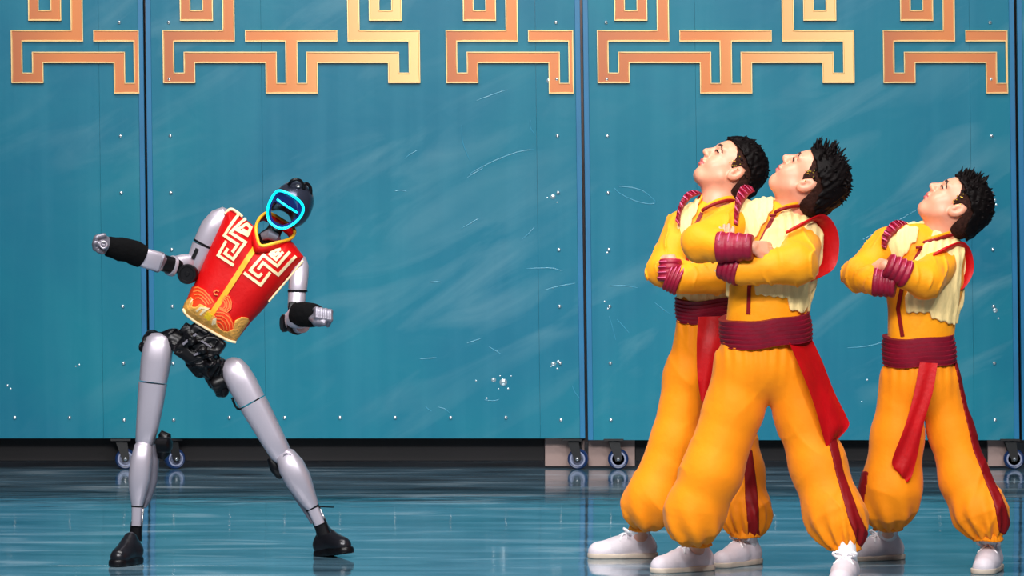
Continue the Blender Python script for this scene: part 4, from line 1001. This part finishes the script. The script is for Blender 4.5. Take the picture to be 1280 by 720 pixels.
performer(dict(seed=21, D=9.85, label='performer in yellow costume, broad red sash tail flaring at the hip, arms folded',
    chin=(961, 224, .01), pitch=55, yaw=-12, hs=.98, spike=.034, sweep=(.2, .4), neck=(990, 266, .02),
    waist=(956, 418, 0), chest=(966, 325, 0), rW=.122, rC=.128,
    armR=[(925, 276, 0, .062), (876, 304, -.10, .058), (905, 309, -.165, .044)], armL=[(1002, 300, -.01, .060), (996, 330, -.15, .062), (925, 338, -.14, .044)],
    handR=((940, 309, -.185), (1, .55, -.1), (-.1, -.9, .4), -1, .5), handL=((906, 322, -.125), (.06, .0, 1), (0, -1, 0), 1, .12),
    cuffs=[((897, 309, -.165), (941, 309, -.195), .046, .037), ((926, 339, -.145), (902, 331, -.12), .046, .040)],
    zip=[(966, 268), (950, 298), (938, 330), (934, 360), (933, 392)], knot=(966, 269, -.105),
    vest=[[(966, 262), (969, 240), (938, 236), (915, 270), (905, 300), (888, 340), (918, 354), (930, 330), (945, 296)], [(972, 270), (982, 262), (990, 252), (1020, 250), (1040, 268), (1030, 300), (1026, 345), (1008, 392), (987, 387), (984, 373), (945, 368), (941, 350), (950, 300)]],
    vest_back=[(930, 240), (975, 240), (1030, 248), (1040, 270), (1024, 340), (1012, 390), (905, 370), (910, 290)],
    flaps=[[((892, 338, -.135), (902, 333, -.14)), ((903, 347, -.138), (911, 342, -.142)), ((912, 357, -.135), (919, 349, -.14))]],
    rufR=([(923, 282, -.085), (925, 264, -.075), (933, 248, -.06), (940, 241, -.03), (944, 240, .0)], [(917, 279, -.09), (919, 252, -.085), (923, 238, -.07), (930, 231, -.04), (940, 233, .0)]),
    rufL=([(982, 293, -.11), (1004, 283, -.085), (1018, 277, -.035), (1022, 290, .02), (1022, 312, .025), (1018, 332, .02), (1008, 346, -.03)], [(982, 289, -.118), (1006, 276, -.10), (1030, 268, -.06), (1045, 284, -.03), (1049, 308, -.02), (1042, 336, -.025), (1014, 352, -.07)]),
    collar=[(968, 267, -.07), (976, 263, -.075), (990, 259.5, -.06), (1006, 259, -.035), (1018, 262, .0), (1018, 262, .05), (1000, 258, .08), (975, 254, .06), (963, 256, .01), (962, 264, -.04)],
    hip=(953, 455, 0), rH=.138, sash=(394, 427, 900, 1010, 903, 1014),
    legs=[[(930, 455, 0, .09), (918, 510, 0, .088), (890, 590, -.01, .091), (869, 638, 0, .088), (867, 650, 0, .080), (871, 667, .05, .037)], [(985, 460, 0, .085), (1003, 520, 0, .082), (1022, 580, -.03, .084), (1042, 640, -.07, .088), (1050, 655, -.09, .082), (1057, 672, -.12, .037)]],
    feet=[foot(872, 713, (-.185, -.12)), foot(1058, 727, (-.05, -.22))],
    stripes=[([(1026, 530), (1036, 520), (1043, 545), (1050, 585), (1068, 640), (1090, 680), (1078, 690), (1066, 676), (1052, 640), (1040, 590), (1030, 545)], 'dark_red')],
    tails=[[((986, 428, -.105), (1015, 424, -.02)), ((998, 455, -.125), (1028, 452, -.02)), ((1012, 490, -.13), (1043, 490, -.02)), ((1022, 520, -.125), (1058, 520, -.03)), ((1028, 542, -.12), (1061, 533, -.04)), ((1033, 558, -.11), (1046, 550, -.05))]]))
performer(dict(seed=4, D=10.3, label='performer in yellow costume standing half hidden behind a companion, arms folded, one foot stepped out',
    chin=(867, 217, .0), pitch=46, yaw=10, hs=.96, spike=.024, sweep=(-.5, .1), tufts=700, neck=(898, 258, .02),
    waist=(883, 392, 0), chest=(882, 320, 0), rW=.088, rC=.104,
    armR=[(852, 285, 0, .055), (829, 338, -.07, .052), (858, 342, -.10, .040)], armL=[(925, 285, .0, .06), (897, 345, -.12, .056), (850, 350, -.145, .046)],
    handR=((868, 336, -.12), (.7, 0, .6), (0, -1, .3), -1, .25), handL=((838, 325, -.125), (-.15, .95, .3), (0, -.5, .8), 1, .6),
    cuffs=[((851, 352, -.150), (834, 345, -.145), .046, .042), ((838, 351, -.145), (838, 324, -.14), .040, .033)],
    zip=[(876, 266), (865, 288), (858, 304), (857, 330), (857, 360)], knot=(857, 304, -.098),
    vest=[[(872, 262), (880, 243), (862, 240), (848, 264), (843, 312), (847, 375), (856, 372), (852, 310)], [(900, 266), (930, 270), (925, 340), (915, 380), (890, 386), (870, 380), (846, 366), (858, 358), (880, 362), (905, 340), (912, 300)]],
    vest_back=[(850, 255), (930, 262), (925, 340), (915, 385), (848, 375), (845, 300)], flaps=[],
    rufR=([(850, 284, -.07), (852, 266, -.065), (862, 250, -.05), (872, 244, -.02), (878, 243, .0)], [(844, 276, -.075), (848, 258, -.07), (855, 244, -.06), (864, 238, -.03), (874, 239, .0)]),
    rufL=([(905, 290, -.09), (922, 280, -.06), (932, 280, -.02), (936, 300, .0), (930, 330, .0)], [(905, 286, -.1), (924, 274, -.08), (940, 272, -.04), (946, 300, -.02), (936, 335, -.02)]),
    collar=[(877, 265, -.065), (885, 260, -.07), (897, 255, -.06), (910, 252, -.04), (921, 254, .0), (920, 256, .05), (903, 252, .08), (884, 247, .06), (875, 248, .01), (872, 257, -.03)],
    hip=(886, 425, 0), rH=.104, sash=(371, 399, 845, 918, 847, 920),
    legs=[[(870, 415, 0, .062), (859, 470, 0, .072), (843, 550, -.01, .072), (817, 622, -.02, .084), (809, 632, -.01, .076), (804, 648, .05, .035)], [(898, 425, 0, .065), (912, 500, 0, .07), (925, 590, -.02, .075), (931, 640, -.04, .078), (933, 644, -.05, .072), (932, 656, -.07, .035)]],
    feet=[foot(800, 697, (-.23, -.03)), foot(934, 705, (-.13, -.17))],
    stripes=[([(927, 560), (938, 560), (944, 610), (947, 668), (932, 668), (928, 620)], 'dark_red')],
    tails=[[((873, 396, -.10), (905, 395, -.095)), ((871, 430, -.125), (907, 430, -.125)), ((872, 470, -.125), (904, 470, -.125)), ((876, 500, -.12), (895, 515, -.12))]]))
performer(dict(seed=33, D=10.1, label='performer in yellow costume standing apart, narrow red sash tail hanging between the legs, arms folded',
    chin=(1147, 258, .0), pitch=52, yaw=-3, hs=.93, spike=.030, sweep=(.15, .4), neck=(1176, 294, .02),
    waist=(1149, 436, 0), chest=(1156, 355, 0), rW=.102, rC=.112,
    armR=[(1110, 305, 0, .053), (1074, 343, -.08, .050), (1096, 352, -.14, .040)], armL=[(1183, 325, -.01, .054), (1156, 350, -.14, .058), (1132, 344, -.165, .044)],
    handR=((1116, 350, -.155), (.9, .3, .5), (0, -1, .3), -1, .25), handL=((1107, 332, -.16), (-.45, .95, .12), (-.3, -.6, .8), 1, .7),
    cuffs=[((1092, 352, -.14), (1120, 355, -.155), .044, .040), ((1134, 344, -.170), (1108, 331, -.178), .044, .036)],
    zip=[(1149, 308), (1137, 330), (1124, 360), (1120, 385), (1125, 420)], knot=(1149, 309, -.09),
    vest=[[(1145, 302), (1152, 284), (1134, 281), (1112, 300), (1106, 325), (1110, 345), (1125, 330), (1140, 306)], [(1154, 308), (1164, 298), (1172, 286), (1200, 284), (1210, 300), (1205, 335), (1203, 365), (1196, 407), (1166, 398), (1163, 391), (1133, 391), (1132, 370), (1150, 345), (1142, 330)]],
    vest_back=[(1112, 280), (1160, 276), (1205, 282), (1210, 300), (1203, 365), (1197, 405), (1112, 385), (1108, 310)], flaps=[],
    rufR=([(1108, 312, -.075), (1112, 300, -.07), (1122, 289, -.05), (1130, 283, -.02), (1136, 281, .0)], [(1102, 308, -.08), (1103, 294, -.08), (1112, 280, -.06), (1121, 275, -.03), (1132, 277, .0)]),
    rufL=([(1166, 322, -.105), (1184, 314, -.08), (1196, 310, -.035), (1198, 320, .02), (1198, 340, .02), (1194, 353, .01), (1184, 364, -.03)], [(1166, 317, -.112), (1185, 307, -.095), (1203, 302, -.06), (1214, 314, -.03), (1217, 338, -.02), (1207, 358, -.03), (1189, 370, -.065)]),
    collar=[(1151, 305, -.06), (1160, 303, -.068), (1174, 299, -.06), (1188, 295, -.035), (1197, 293, .0), (1195, 291, .05), (1178, 286, .075), (1158, 283, .06), (1150, 286, .01), (1148, 295, -.035)],
    hip=(1150, 475, 0), rH=.118, sash=(418, 452, 1105, 1190, 1105, 1194),
    legs=[[(1128, 478, 0, .070), (1122, 545, 0, .080), (1114, 610, -.01, .092), (1110, 630, 0, .084), (1110, 647, .03, .037)], [(1172, 480, 0, .070), (1188, 540, 0, .068), (1206, 600, -.03, .076), (1224, 638, -.07, .080), (1230, 646, -.08, .072), (1235, 660, -.09, .037)]],
    feet=[foot(1110, 699, (-.185, -.10)), foot(1238, 712, (-.06, -.21))],
    stripes=[([(1190, 450), (1197, 448), (1212, 500), (1228, 570), (1246, 620), (1262, 660), (1254, 668), (1240, 660), (1232, 620), (1212, 560), (1200, 500)], 'dark_red'), ([(1083, 588), (1077, 632), (1071, 640), (1068, 628), (1078, 588)], 'dark_red')],
    tails=[[((1150, 453, -.112), (1172, 454, -.112)), ((1143, 490, -.118), (1166, 490, -.118)), ((1132, 530, -.118), (1154, 532, -.118)), ((1118, 566, -.11), (1147, 570, -.11)), ((1115, 580, -.11), (1140, 595, -.108)), ((1122, 590, -.108), (1134, 603, -.105))]]))
